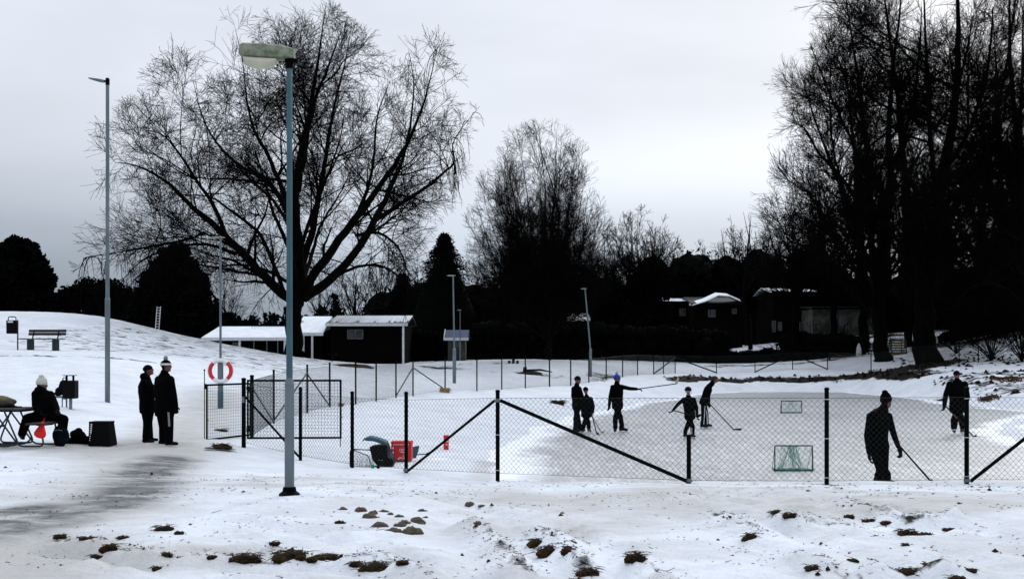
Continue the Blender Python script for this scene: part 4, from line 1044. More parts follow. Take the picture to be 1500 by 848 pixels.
r_, n_ = bare_tree(803, 527, 74, 180, 216, 'broad bushy bare tree with many upright stems, in the centre beyond the rink fence', 21, nst=140, r0=.25, trunk=.08, dens=1.25, upright=.34, curve=.92, rm=.0085, low=.42, cxo=-.6, cen=.47, bark='bark_grey')
print('mid', n_)
bare_tree(935, 527, 100, 300, 125, 'rounded bare tree right of the broad bushy tree, above the dark hedge', 22, nst=44, r0=.26, trunk=.25, rm=.014, dens=1.35, upright=.6)
bare_tree(885, 527, 98, 325, 70, 'narrow bare tree tucked behind the right side of the broad bushy tree', 23, nst=26, r0=.22, trunk=.25, rm=.014, dens=1.3, upright=.7)
bare_tree(997, 527, 118, 348, 80, 'small pale bare tree peeping over the evergreens left of the wavy snowy roof', 24, nst=12, r0=.2, trunk=.5, rm=.013, dens=.7, bark='bark_grey')
bare_tree(1078, 527, 120, 342, 110, 'low wide bare tree above the dark treetops, over the wavy snowy roof', 25, nst=16, r0=.25, trunk=.4, rm=.014, dens=.7, bark='bark_grey')
bare_tree(1165, 522, 98, 275, 150, 'bare tree between the low roofs and the two tall trees', 26, nst=40, r0=.26, trunk=.3, rm=.014, dens=1.15)
bare_tree(150, 480, 84, 392, 95, 'low bare bush on the skyline just right of the tall slim street lamp', 27, nst=16, r0=.12, trunk=.2, rm=.012, dens=1.0, upright=.6, name='bare_bush', cat='bush')
bare_tree(118, 490, 88, 398, 60, 'smaller bare bush on the skyline left of the tall slim street lamp', 28, nst=12, r0=.1, trunk=.2, rm=.012, dens=.9, upright=.6, name='bare_bush', cat='bush')

# ---- two tall trees on the right, drawn limb by limb, filled in procedurally
def tall(limbs_px, d0, seed, label, lvls, cx, top, extra_n, spread, outl=None):
    rng = np.random.default_rng(seed)
    L = [px3([(a, b_, c_*1.25, r_*1.25) for a, b_, c_, r_ in l], d0) for l in limbs_px]
    b = L[0][0][0].copy(); b[2] = gz(b[0], b[1])-.15; L[0][0][0][2] = b[2]
    # secondary scaffold limbs leaving the drawn stems
    src = L[:]
    for k in range(extra_n):
        p, r = src[rng.integers(0, len(src))]; P, R = resample(p, r, 20); j = rng.integers(5, 17); s = P[j]
        a = rng.uniform(0, 2*np.pi); h = rng.uniform(.5, 1.2); out = spread*rng.uniform(.5, 1)
        if outl and math.cos(a) < 0: out *= .6
        e = s+np.array([math.cos(a)*out, math.sin(a)*out, out*h]); m1 = s+(e-s)*np.array([.35, .35, .22]); m2 = s+(e-s)*np.array([.72, .72, .58])
        rr = min(R[j]*.6, .17); L.append((np.array([s, m1, m2, e]), np.array([rr, rr*.8, rr*.5, .012])))
    if outl:
        ev = outline_env(outl, cx, 250, d0, b, 14); lvls = [dict(q, env=ev) for q in lvls]
    return tree_from_limbs('bare_tree', b, L, lvls, seed, label, 'bark')
lvT = [dict(per_m=2.7, lrange=(1.4, 3.9), ang=(24, 58), t0=.22, n=8, bend=.04, rk=.42, rmin=.017, wig=.11, sides=4),
       dict(per_m=2.9, lrange=(1.1, 3.1), ang=(18, 50), t0=.12, n=6, bend=.03, rk=.5, rmin=.013, wig=.11, sides=3),
       dict(per_m=3.3, lrange=(.6, 1.7), ang=(16, 48), t0=.12, n=4, bend=.02, rk=.6, rmin=.0095, wig=.12, sides=3)]
A_ = [
 [(1294,530,0,.62),(1291,515,0,.46),(1287,480,0,.40),(1285,440,0,.38),(1288,395,0,.36),(1297,340,0,.30),(1305,270,0,.24),(1302,190,.3,.17),(1308,100,.5,.11),(1318,20,.6,.06),(1322,-50,.8,.02)],
 [(1286,440,0,.24),(1278,380,-1,.20),(1276,310,-1.5,.17),(1270,230,-2,.13),(1262,150,-2.5,.10),(1250,70,-3,.06),(1236,-20,-3.4,.015)],
 [(1287,425,0,.2),(1262,360,1,.17),(1240,300,2,.13),(1218,240,3,.10),(1195,180,3.6,.06),(1172,105,4,.012)],
 [(1286,455,0,.16),(1252,395,-2,.13),(1220,340,-3.2,.10),(1190,290,-4,.06),(1148,248,-5,.012)],
 [(1276,330,-1,.13),(1240,270,-3,.10),(1200,225,-4.5,.07),(1180,190,-5.5,.04),(1155,178,-6,.01)],
 [(1272,260,-1.5,.12),(1240,190,-2.5,.09),(1212,130,-3.5,.06),(1186,62,-4,.012)],
 [(1300,310,0,.13),(1270,220,3,.10),(1245,140,4.5,.07),(1215,50,5.5,.012)],
 [(1284,470,0,.13),(1250,430,2.5,.10),(1205,395,4,.07),(1170,355,5.2,.04),(1135,335,6,.01)],
 [(1305,250,0,.13),(1330,180,-2,.10),(1345,100,-3,.07),(1350,10,-4,.02)],
]
TA, _ = tall(A_, 80, 41, 'tall dark bare tree with the slimmer trunk, left of the thickest trunk on the right', lvT, 1300, -40, 60, 5.2, outl=[(1232,-40),(1205,30),(1178,62),(1182,110),(1132,162),(1112,222),(1126,285),(1104,335),(1112,400),(1180,470),(1290,520),(1420,470),(1500,300),(1500,0),(1300,-260)])
B_ = [
 [(1360,540,0,.95),(1357,520,0,.72),(1355,490,0,.62),(1355,450,0,.58),(1357,410,0,.56),(1366,350,0,.42),(1376,290,0,.36),(1388,220,0,.30),(1400,140,0,.22),(1404,60,0,.15),(1402,-20,0,.08),(1400,-80,0,.02)],
 [(1352,432,0,.30),(1344,380,-.5,.27),(1334,320,-1,.24),(1324,250,-1.4,.20),(1318,170,-1.8,.15),(1308,90,-2.2,.10),(1296,0,-2.6,.05),(1290,-60,-3,.015)],
 [(1362,400,0,.30),(1385,330,1,.26),(1420,270,2,.20),(1450,200,3,.15),(1470,120,3.8,.10),(1485,20,4.4,.05),(1490,-50,5,.015)],
 [(1376,300,0,.18),(1365,230,-2,.15),(1360,150,-3.5,.11),(1356,60,-4.6,.07),(1352,-30,-5.4,.02)],
 [(1384,250,0,.17),(1420,190,-2,.13),(1445,110,-3.5,.09),(1455,10,-5,.03)],
 [(1366,375,0,.16),(1410,350,-2.6,.13),(1450,340,-4.5,.09),(1490,350,-6,.05),(1530,380,-7,.012)],
 [(1372,320,0,.15),(1420,290,3,.12),(1470,270,5,.08),(1520,270,6.5,.012)],
 [(1354,450,0,.13),(1385,410,2.5,.11),(1430,395,4.5,.08),(1475,410,6,.012)],
]
TB, _ = tall(B_, 76, 42, 'tallest bare tree, with the thickest trunk and flared roots, right of the slimmer trunk', lvT, 1360, -60, 56, 6.0)
C_ = [
 [(1512,540,0,.5),(1508,480,0,.40),(1500,400,0,.34),(1494,300,0,.28),(1490,200,0,.2),(1480,100,0,.12),(1478,-20,0,.04)],
 [(1503,420,0,.2),(1470,350,-1,.16),(1452,270,-2,.12),(1440,180,-3,.08),(1430,80,-3.4,.02)],
 [(1502,410,0,.2),(1530,330,1,.16),(1560,250,2,.11),(1580,150,3,.05)],
 [(1497,330,0,.16),(1470,240,2,.12),(1462,140,3,.08),(1455,30,4,.02)],
 [(1506,450,0,.14),(1465,420,-3,.11),(1425,420,-5,.07),(1395,450,-6.4,.012)],
 [(1505,440,0,.14),(1475,390,3,.11),(1440,370,5,.07),(1405,385,6.4,.012)],
]
TC, _ = tall(C_, 79, 43, 'bare tree cut off by the right edge of the picture, right of the thickest trunk', lvT, 1500, -60, 40, 5.4)
bare_tree(1222, 505, 96, 300, 110, 'dark bare tree standing in the shrubs left of the slimmer tall trunk', 44, nst=18, r0=.3, trunk=.3, rm=.013, dens=.9)
bare_tree(1330, 500, 92, 180, 150, 'thin bare tree in the background between the two tall trunks', 45, nst=20, r0=.3, trunk=.3, rm=.012, dens=.8)
bare_tree(1435, 485, 90, 215, 190, 'bare tree in the background right of the thickest trunk', 46, nst=18, r0=.3, trunk=.25, rm=.012, dens=.6)
# leaning thin trunk left of the pale wall
b = W(1101, 512, 104); b[2] = gz(b[0], b[1])
L = [(np.array([b-(0, 0, .3), W(1094, 480, 104), W(1090, 440, 104.5), W(1094, 380, 105), W(1100, 320, 106)]), np.array([.26, .2, .18, .12, .02])),
     (np.array([W(1090, 450, 104.3), W(1070, 400, 103), W(1050, 360, 102)]), np.array([.12, .08, .012])), (np.array([W(1091, 430, 104.5), W(1115, 390, 106), W(1130, 345, 107)]), np.array([.12, .08, .012]))]
tree_from_limbs('bare_tree', b, L, [dict(per_m=1.6, lrange=(1, 2.6), ang=(25, 55), t0=.2, n=6, bend=.04, rk=.5, rmin=.014, sides=3), dict(per_m=2.5, lrange=(.6, 1.4), ang=(20, 50), t0=.1, n=5, bend=.02, rk=.5, rmin=.012, sides=3)], 50,
                'small leaning bare tree whose trunk tilts left, below the wavy snowy roof')

# overhanging scrub on the right bank (two or three shrubs)
def shrub(px, py, d, hpx, wpx, label, seed, nst=12, name='bare_bush', dens=1.3, rm=.007, group='bare bushes on the right bank'):
    return bare_tree(px, py, d, py-hpx, wpx, label, seed, nst=nst, r0=.07, trunk=.04, rm=rm, dens=dens, upright=.35, curve=.5, group=group, cat='bush', name=name, scale_len=2.6)
shrub(1452, 526, 72, 92, 150, 'bare bush in front of the snowy bank, right of the thickest trunk', 60, nst=44)
shrub(1497, 530, 70, 110, 150, 'bare bush at the right edge above the rust coloured leaves', 61, nst=48)
shrub(1425, 508, 84, 55, 90, 'smaller bare bush higher up the bank, right behind the thickest trunk', 62, nst=30)
shrub(1400, 518, 80, 50, 90, 'low bare bush touching the right side of the flared tree roots', 64, nst=24)
shrub(1300, 500, 84, 38, 70, 'low bare bush between the two tall trunks, beside the compost box', 65, nst=18)
shrub(1215, 506, 86, 42, 90, 'low bare bush in front of the pale wall, left of the slimmer tall trunk', 66, nst=22)
shrub(1140, 512, 92, 34, 80, 'low bare bush on the snowy garden below the flat snowy roof', 67, nst=18)
shrub(1475, 490, 88, 75, 130, 'bare bush on the brow of the snowy bank at the right', 63, nst=34)

# ------------------------------------------------------------------ evergreens and hedges
def leafcloud(C, Rr, n, size, rng, flat=0.):
    """C (k,3) clump centres, Rr (k,3) radii; n leaves in total, near clump surfaces; returns V, F (quads)"""
    k = len(C); w = (Rr.prod(1))**(2/3); idx = rng.choice(k, n, p=w/w.sum())
    u = rng.normal(size=(n, 3)); u /= np.linalg.norm(u, axis=1, keepdims=True)
    rad = rng.uniform(.55, 1.3, n)[:, None]
    c = C[idx]+u*rad*Rr[idx]
    a = rng.normal(size=(n, 3)); a[:, 2] *= (1-flat); a /= np.linalg.norm(a, axis=1, keepdims=True)
    b = np.cross(a, rng.normal(size=(n, 3))); b /= np.linalg.norm(b, axis=1, keepdims=True)
    s = size*rng.uniform(.5, 1.3, n)[:, None]
    V = np.stack([c-a*s, c+b*s*.55, c+a*s, c-b*s*.55], 1).reshape(-1, 3)
    return V, np.arange(n*4).reshape(-1, 4)
def core(C, Rr, k=.86, seed=0):
    mb = MB()
    for i, (c, r) in enumerate(zip(C, Rr)): mb.ell(c, r*k, seed=seed+i, amp=.16, n=14, m=9)
    V = np.concatenate(mb.v); f = [q for q in mb.f if len(q) == 4]; return V, np.array(f)
def ever(name, base, C, Rr, n, size, label, seed, m='needle', trunk=None, group=None, cat='tree', k=.86):
    rng = np.random.default_rng(seed); root = empty(name, base, label, cat, group)
    C = np.asarray(C, float)-np.asarray(base); Rr = np.asarray(Rr, float)
    if Rr.ndim == 1: Rr = np.repeat(Rr[:, None], 3, 1)
    v, f = join([leafcloud(C, Rr, n, size, rng), core(C, Rr, k, seed)])
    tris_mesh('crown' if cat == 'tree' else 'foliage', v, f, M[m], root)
    if trunk:
        mb = MB(); mb.tube([(0, 0, -.3), (0, 0, trunk[1]*.5), (0, 0, trunk[1])], [trunk[0]*1.2, trunk[0], trunk[0]*.5], 8); mb.build('trunk', M['bark'], root)
    return root
def clumps_px(lst, d, rng, dd=1.5):
    """(px, py, r px) -> centres and radii"""
    C = []; R = []
    for px, py, rp in lst:
        C.append(W(px, py, d+rng.uniform(-dd, dd))); r = rp/F*d; R.append((r, r, r*.9))
    return np.array(C), np.array(R)
rng = np.random.default_rng(90)
# pine at the left edge
C, R = clumps_px([(25,362,14),(40,368,14),(10,380,16),(50,382,13),(30,388,20),(60,400,12),(72,408,8),(62,385,6),(45,405,20),(15,410,24),(-15,395,22),(58,424,16),(72,416,8),(35,430,26),(5,440,26),(65,444,18),(-10,365,12),(40,450,22),(22,356,9)], 90, rng, 2)
b = G(25, 90); ever('pine_tree', b, C, R, 20000, .32, 'dark dense pine with a lumpy outline, at the left edge above the mound', 101, trunk=(.35, 6))
C, R = clumps_px([(105,438,18),(130,428,20),(160,432,22),(185,440,18),(95,450,16),(150,450,26),(180,455,20),(84,446,10),(94,432,7)], 92, rng, 2)
b = G(135, 92); ever('evergreen_bush', b, C, R, 11000, .2, 'low dark evergreen bushes merged in one clump behind the tall slim street lamp', 102, cat='bush')
C, R = clumps_px([(252,378,16),(262,372,14),(244,396,20),(270,398,20),(235,418,24),(280,420,22),(258,425,30),(225,445,28),(288,448,24),(255,455,34),(215,465,26),(300,470,24),(245,480,34),(285,485,26),(216,424,10)], 80, rng, 2)
b = G(255, 80); ever('yew_tree', b, C, R, 22000, .28, 'dark broad evergreen under the left limbs of the big spreading tree', 103, trunk=(.3, 4))
# spruces: tiers of drooping branches
def spruce(px, pyb, pyt, wpx, d, label, seed, m='needle'):
    rng = np.random.default_rng(seed); b = W(px, pyb, d); b[2] = gz(b[0], b[1]); H = W(px, pyt, d)[2]-b[2]; Rm = wpx/2/F*d
    root = empty('spruce_tree', b, label, 'tree')
    parts = []; n = 2600
    t = rng.random(n)**.75; z = H*t; L = Rm*(1-t)**.8*rng.uniform(.6, 1.08, n)+.12
    tier = np.floor(z/(H/22)); L = L*(.80+.35*((tier*7919) % 5)/4)
    a = rng.uniform(0, 2*np.pi, n); k = 9
    s = np.linspace(0, 1, k)[None]
    x = np.cos(a)[:, None]*L[:, None]*s; y = np.sin(a)[:, None]*L[:, None]*s; zz = z[:, None]+L[:, None]*(.12*s-.42*s*s)*(.6+.4*(1-t))[:, None]+.18*L[:, None]*np.maximum(s-.8, 0)
    P = np.stack([x, y, zz], -1)
    parts.append(tubes(P[::2], np.full((len(P[::2]), k), .02)*np.linspace(1, .4, k)[None], 3))
    # needle sprays
    i = rng.integers(0, n, 26000); j = rng.integers(1, k, 26000); c = P[i, j]+rng.normal(size=(26000, 3))*.06
    dr = np.stack([np.cos(a[i]), np.sin(a[i]), -.25*np.ones(26000)], 1)+rng.normal(size=(26000, 3))*.45; dr /= np.linalg.norm(dr, axis=1, keepdims=True)
    w = np.cross(dr, rng.normal(size=(26000, 3))); w /= np.linalg.norm(w, axis=1, keepdims=True); sz = rng.uniform(.12, .28, 26000)[:, None]
    V = np.stack([c, c+dr*sz*.5+w*sz*.22, c+dr*sz, c+dr*sz*.5-w*sz*.22], 1).reshape(-1, 3); parts.append((V, np.arange(len(V)).reshape(-1, 4)))
    mb = MB(); mb.lathe([(Rm*.70, H*.05), (Rm*.48, H*.35), (Rm*.25, H*.65), (.03, H*.96)], (0, 0, 0), 10); V = np.concatenate(mb.v); parts.append((V, np.array([q for q in mb.f if len(q) == 4])))
    v, f = join(parts); tris_mesh('crown', v, f, M[m], root)
    mb = MB(); mb.tube([(0, 0, -.2), (0, 0, H*.5), (0, 0, H*.98)], [.2, .12, .02], 8); mb.build('trunk', M['bark'], root)
    return root
spruce(651, 528, 343, 195, 90, 'pointed dark spruce between the big spreading tree and the bushy tree', 110)
spruce(700, 528, 420, 90, 96, 'smaller spruce just right of the pointed dark spruce', 111)
spruce(590, 528, 402, 100, 96, 'shorter spruce left of the pointed dark spruce', 112)
# dark mixed evergreens behind the rink, one by one
def mound(name, px, pyt, wpx, pyb, d, label, seed, n=9000, m='needle', group=None, cat='tree'):
    rng = np.random.default_rng(seed); C = []; R = []
    w = wpx/F*d; zt = W(px, pyt, d)[2]; zb = W(px, pyb, d)[2]; cx = W(px, 0, d)[0]; H = zt-zb
    ncol = 11; colu = np.linspace(-1, 1, ncol)+rng.normal(size=ncol)*.06; colh = H*(.60+.40*rng.random(ncol))*(1-.38*np.abs(colu)**2.5); colh[rng.integers(3, 8)] = H
    for k in range(90):
        i = rng.integers(0, ncol); t = rng.random(); rr = rng.uniform(.06, .13)*min(w, H)*(1.15-.65*t)
        C.append((cx+colu[i]*(w/2-rr)+rng.normal()*w*.03*(1-t), d+rng.uniform(-.25, .25)*w, zb+t*(colh[i]-rr))); R.append((rr, rr, rr*1.35))
    for i in range(ncol): rr = .10*min(w, H); C.append((cx+colu[i]*(w/2-rr), d, zb+colh[i]*.45)); R.append((rr*1.3, rr*1.3, colh[i]*.40))
    b = np.array([cx, d, gz(cx, d)]); return ever(name, b, C, R, n, .2*d/90, label, seed, m=m, trunk=(.2, H*.5) if cat == 'tree' else None, group=group, cat=cat, k=.8)
mound('evergreen_tree', 500, 428, 150, 520, 98, 'dark evergreen behind the corrugated roof, left half', 120)
mound('evergreen_tree', 400, 447, 130, 520, 100, 'low dark evergreen filling the gap left of the big trunk', 121)
mound('evergreen_tree', 570, 432, 110, 520, 100, 'dark evergreen behind the right end of the corrugated roof', 122)
mound('evergreen_tree', 740, 405, 90, 520, 92, 'dark evergreen left behind the stems of the bushy tree', 123)
mound('evergreen_tree', 815, 398, 110, 520, 95, 'dark evergreen right behind the stems of the bushy tree', 124)
mound('evergreen_tree', 885, 405, 90, 520, 97, 'dark evergreen under the rounded bare tree', 125)
mound('evergreen_tree', 945, 398, 90, 520, 112, 'dark evergreen left of the wavy snowy roof', 126)
mound('evergreen_tree', 1012, 378, 66, 455, 116, 'upright dark evergreen rising above the wavy snowy roof', 127)
mound('evergreen_tree', 1052, 382, 66, 455, 118, 'dark evergreen with a pointed shoulder right of the upright one', 128)
mound('evergreen_tree', 1108, 375, 110, 455, 120, 'wide dark evergreen above the right end of the wavy snowy roof', 129, n=11000)
mound('evergreen_tree', 1180, 360, 120, 455, 116, 'dark evergreen behind the flat snowy roof', 130, n=11000)
mound('evergreen_tree', 1250, 395, 110, 455, 112, 'dark evergreen behind the slimmer tall trunk', 131)
mound('evergreen_tree', 1335, 415, 120, 480, 108, 'dark evergreen showing between the two tall trunks', 132)
mound('evergreen_tree', 1420, 385, 120, 470, 104, 'dark evergreen behind the snowy bank right of the thickest trunk', 133, n=11000)
mound('evergreen_tree', 1490, 375, 120, 470, 100, 'dark evergreen behind the snowy bank at the right edge', 134, n=11000)
mound('evergreen_tree', 340, 455, 90, 500, 102, 'dark evergreen behind the left end of the white canopy', 135)
# long clipped hedges closing the field
def hedge(pts, h, w, label, seed, n, size=.16):
    rng = np.random.default_rng(seed); mb = MB(); C = []; R = []
    for (x0, y0, z0), (x1, y1, z1) in zip(pts[:-1], pts[1:]):
        L = math.hypot(x1-x0, y1-y0); k = max(2, int(L/(w*.42)))
        for i in range(k):
            t = (i+rng.random()*.5)/k
            for q in range(3):
                C.append((x0+(x1-x0)*t+rng.normal()*.1, y0+(y1-y0)*t+rng.normal()*.25, z0+(z1-z0)*t+h*(.18+.32*q)+rng.normal()*.09)); R.append((w*.5, w*.5, h*.27))
    b = np.array(pts[0], float)
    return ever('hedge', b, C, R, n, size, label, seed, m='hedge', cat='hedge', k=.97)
def hp(px, py, d): w = W(px, py, d); w[2] = gz(w[0], w[1])-.1; return tuple(w)
hedge([hp(448, 530, 79), hp(560, 530, 82), hp(700, 528, 85)], 2.3, 1.8, 'clipped dark hedge along the back of the field, left of the bushy tree trunk', 140, 26000)
hedge([hp(700, 528, 85.5), hp(860, 528, 90), hp(1010, 528, 92), hp(1062, 528, 92)], 3.0, 2.0, 'tall dark hedge along the back of the field, right of the bushy tree trunk', 141, 30000)
hedge([hp(1062, 520, 93), hp(1150, 522, 92), hp(1215, 520, 90)], 1.0, 1.3, 'low dark hedge below the snowy garden at the right', 142, 9000)
hedge([hp(1150, 500, 100), hp(1215, 496, 96), hp(1262, 505, 88)], 1.5, 1.5, 'low dark hedge in front of the pale wall', 143, 9000)
hedge([hp(180, 500, 84), hp(300, 510, 82), hp(450, 530, 80.5)], 1.5, 1.6, 'low dark hedge behind the right flank of the mound', 144, 14000)
hedge([hp(-20, 470, 84), hp(90, 465, 84), hp(190, 478, 83)], 1.8, 1.8, 'dark hedge just behind the crest of the mound', 145, 14000)
hedge([hp(1400, 470, 92), hp(1460, 462, 90), hp(1530, 462, 88)], 3.6, 2.2, 'dark hedge along the top of the snowy bank at the right edge', 146, 12000)
# small round bush on the bank
C, R = clumps_px([(1387,492,7),(1394,495,8),(1381,496,6)], 70, rng, .2); b = G(1387, 70); ever('round_bush', b, C, R, 1500, .09, 'small round dark bush on the snow right behind the thickest trunk', 150, cat='bush')
# wood closing the view far behind everything
rngw = np.random.default_rng(777); C = []; R = []
for k in range(330):
    x = rngw.uniform(-120, 150); y = 150+rngw.uniform(-6, 14)+abs(x)*.05; zb = gz(min(max(x, -75), 75), 149); rr = rngw.uniform(2.2, 4.0)
    top = 8.5+3.5*vnoise(np.array([x*.05]), np.array([3.]), 9)[0]+(3.5 if x > 20 else 0)-(5.0 if x < -20 else 0)
    C.append((x, y, zb+rngw.random()**.8*(top-rr))); R.append((rr, rr, rr))
rngx = np.random.default_rng(778); v, f = join([leafcloud(np.array(C), np.array(R), 46000, .42, rngx), core(np.array(C), np.array(R), .9, 5)])
tag(tris_mesh('distant_wood', v, f, M['needle']), 'far dark wood that closes the skyline behind the gardens', 'wood', kind='stuff')

# far row of bare garden trees, copies of one tree
src, _ = bare_tree(1128, 525, 124, 330, 120, 'bare tree in the far row of gardens behind the houses', 70, nst=18, r0=.28, trunk=.3, rm=.016, dens=.75, group='far row of bare garden trees')
def copy_tree(o, parent=None):
    q = o.copy(); COL.objects.link(q)
    if parent: q.parent = parent
    for ch in [x for x in bpy.data.objects if x.parent == o and x.name in COL.objects]:
        r = ch.copy(); COL.objects.link(r); r.parent = q
    return q
rg = np.random.default_rng(71)
for px, d_, sc in ((1030,126,.72),(1060,122,.8),(1096,128,.95),(975,124,.78),(955,128,.9),(1200,118,1.15),(1260,114,1.3),(1300,116,1.2),(1340,112,1.3),(1390,112,1.25),(1440,110,1.3),(1490,112,1.35),(520,116,.62),(560,120,.68),(610,118,.66),(470,116,.55),(735,112,.7),(700,116,.62),(60,112,.35),(175,110,.42),(210,108,.5),(330,112,.5)):
    q = copy_tree(src); x = (px-CX)/F*d_; q.location = (x, d_, gz(x, d_)-.2); q.rotation_euler.z = rg.uniform(0, 6.28); sc *= 1.28; q.scale = (sc*rg.uniform(.95, 1.2), sc*rg.uniform(.95, 1.2), sc)
# more tall trees standing further back in the same grove (copies of the three above)
for src_, px, d_, rz, sc, lb in ((TA, 1262, 97, 2.1, .98, 'tall background tree just left of the slimmer tall trunk, farther back'),
        (TC, 1478, 96, 3.5, 1.1, 'tall background tree behind the bush at the right edge')):
    q = copy_tree(src_); x = (px-CX)/F*d_; q.location = (x, d_, gz(x, d_)-.2); q.rotation_euler.z = rz; q.scale = (sc*.9, sc*.9, sc); q['label'] = lb
# ------------------------------------------------------------------ buildings
def house(name, px0, px1, pyr0, pyr1, pyg, d, depth, label, roofm='roofsnow', wallm='wall_dark', posts=(), windows=(), eave=.25, rise=.0, post_m='white_paint', fascia='white_paint', gable=False, ridge=0):
    x0 = W(px0, 0, d)[0]; x1 = W(px1, 0, d)[0]; zt = W(0, pyr0, d)[2]; ze = W(0, pyr1, d)[2]
    zg = gz((x0+x1)/2, d)-.6; c = np.array([(x0+x1)/2, d+depth/2, zg])
    t = empty(name, c, label, 'building'); w = x1-x0
    mb = MB(); mb.box((0, .15, (ze-zg)/2), (w-2*eave, depth-.3, ze-zg)); wall = mb.build('wall', M[wallm], t)
    zr = ze-zg; up = zt-ze
    mb = MB()
    V = [(-w/2, -depth/2-eave, zr), (w/2, -depth/2-eave, zr), (w/2, depth*.1, zr+max(up, .05)*1.0), (-w/2, depth*.1, zr+max(up, .05)), (w/2, depth/2+eave, zr+.1), (-w/2, depth/2+eave, zr+.1)]
    V += [(x, y, z+.14) for x, y, z in V]
    mb.add(V, [[3, 2, 1, 0], [5, 4, 2, 3], [6, 7, 8, 9], [9, 8, 10, 11], [0, 1, 7, 6], [4, 5, 11, 10], [1, 2, 8, 7], [2, 4, 10, 8], [3, 0, 6, 9], [5, 3, 9, 11]]); roof = mb.build('roof', M[roofm], t)
    mb = MB(); mb.box((0, -depth/2-eave-.03, zr+.02), (w+.06, .05, .22)); mb.build('fascia', M[fascia], t)
    for px in posts:
        x = W(px, 0, d)[0]-c[0]; mb = MB(); mb.box((x, -depth/2-eave+.1, zr/2), (.14, .14, zr-.04)); mb.build('porch_post', M[post_m], t)
    for px, py0, py1, wp in windows:
        x = W(px, 0, d)[0]-c[0]; z0 = W(0, py1, d)[2]-zg; z1 = W(0, py0, d)[2]-zg; ww = wp/F*d
        mb = MB(); yy = -depth/2+.12
        for dx in (-ww/2, 0, ww/2): mb.box((x+dx, yy, (z0+z1)/2), (.06, .10, z1-z0+.06))
        for z in (z0, z1): mb.box((x, yy-.003, z), (ww, .10, .06))
        fr_ = mb.build('window', M['trim_dim'], t)
        mb = MB(); mb.box((x, yy+.045, (z0+z1)/2), (ww-.04, .03, z1-z0-.04)); mb.build('pane', M['window'], fr_)
    return t, c, roof, zr, up, w, wall
t, c, roof, zr, up, w, wall = house('pavilion', 297, 428, 478, 497, 525, 74, 7, 'long low pavilion with snow covered roof and white posts, behind the foot of the mound', posts=(303, 352, 418), windows=((316,503,512,10),(345,502,512,9)), wallm='wall_dark')
mb = MB()
for k in range(30):
    u = (k+.5)/30; x = -w/2+w*(.42+.56*u); mb.tube([(x, depth_ := .6, zr+up*.95+.1), (x, .6, zr+up*.95+.55)], .022, 4)
mb.tube([(-w/2+w*.42, .6, zr+up*.95+.50), (w/2, .6, zr+up*.95+.56)], .03, 5); mb.build('roof_railing', M['black_metal'], roof)
for px in (372, 391, 407):
    x = W(px, 0, 74)[0]-c[0]; mb = MB(); mb.box((x, -3.52, zr*.62), (.05, .05, zr*.7)); mb.build('porch_post', M['galv'], t)
t, c, roof, zr, up, w, wall = house('snowy_annex', 430, 474, 463, 490, 525, 76, 6, 'small snow covered roof end joining the pavilion, just right of the big trunk', posts=(445, 458))
t, c, roof, zr, up, w, wall = house('shed_building', 478, 597, 462, 476, 525, 76, 7, 'dark building with a ribbed metal roof streaked with snow, right of the big trunk', roofm='roof_corr', posts=(591,), windows=((520,483,496,22),))
mb = MB(); n = 44; rr = random.Random(2)
for k in range(n):
    x = -w/2+.1+w*(k+.5)/n*.985; y0 = -3.5-.22; wd = .025+.05*(k/n)
    mb.bar((x, y0+rr.uniform(0, .3), zr+.15), (x, .6, zr+up+.15), wd*1.2, .05)
mb.build('snow_streaks', M['roofsnow'], roof)
t, c, roof, zr, up, w, wall = house('playhouse', 651, 686, 485, 497, 528, 79.2, 2.4, 'tiny garden house with a blue roof and pale gable, behind the field lamps', roofm='roof_blue', wallm='wall_pale', windows=((668,499,507,8),))
mb = MB(); mb.bar((-w/2-.03, -1.45, zr), (-w/2-.03, .25, zr+up+.15), .06, .12); mb.bar((-w/2-.03, .25, zr+up+.15), (-w/2-.03, 1.4, zr), .06, .12); mb.build('barge_board', M['white_paint'], t)
t, c, roof, zr, up, w, wall = house('snowy_house', 830, 864, 460, 469, 528, 91, 3, 'dark house with one snowy roof slope showing behind the leaning lamp', windows=((846,492,499,14),))
t, c, roof, zr, up, w, wall = house('house', 962, 1012, 433, 443, 528, 112, 8, 'dark house whose snowy roof shows its left wave, above the hedge', windows=((1000,452,462,8),), fascia='wall_dark')
t, c, roof, zr, up, w, wall = house('house', 1012, 1092, 433, 446, 528, 108, 8, 'dark house with thin snow on its shallow roof and grey window bars', windows=((1043,454,464,10),(1076,452,459,6)), fascia='wall_dark', roofm='roof_corr')
mb = MB(); rr = random.Random(4)
P = [(-w/2+.1, zr+.10), (-w*.25, zr+up*.35+.15), (0, zr+up*1.0+.2), (w*.2, zr+up*.9+.2), (w*.48, zr+up*.2+.15)]
V = []
for x, z in P: V += [(x, -4.3, z-.10), (x, -2.5, z+.22), (x, -4.35, z-.22), (x, -2.5, z-.12)]
f = []
for i in range(len(P)-1): a_ = i*4; f += [[a_, a_+4, a_+5, a_+1], [a_+2, a_+3, a_+7, a_+6], [a_, a_+2, a_+6, a_+4], [a_+1, a_+5, a_+7, a_+3]]
f += [[0, 1, 3, 2], [len(P)*4-4, len(P)*4-2, len(P)*4-1, len(P)*4-3]]
mb.add(V, f); mb.build('snow_cover', M['roofsnow'], roof)
t, c, roof, zr, up, w, wall = house('house', 1130, 1196, 419, 429, 525, 110, 8, 'house under the flat snowy roof left of the pale wall, with narrow light window frames', windows=((1134,470,486,5),(1143,472,484,5),(1176,472,484,8)), fascia='wall_dark')
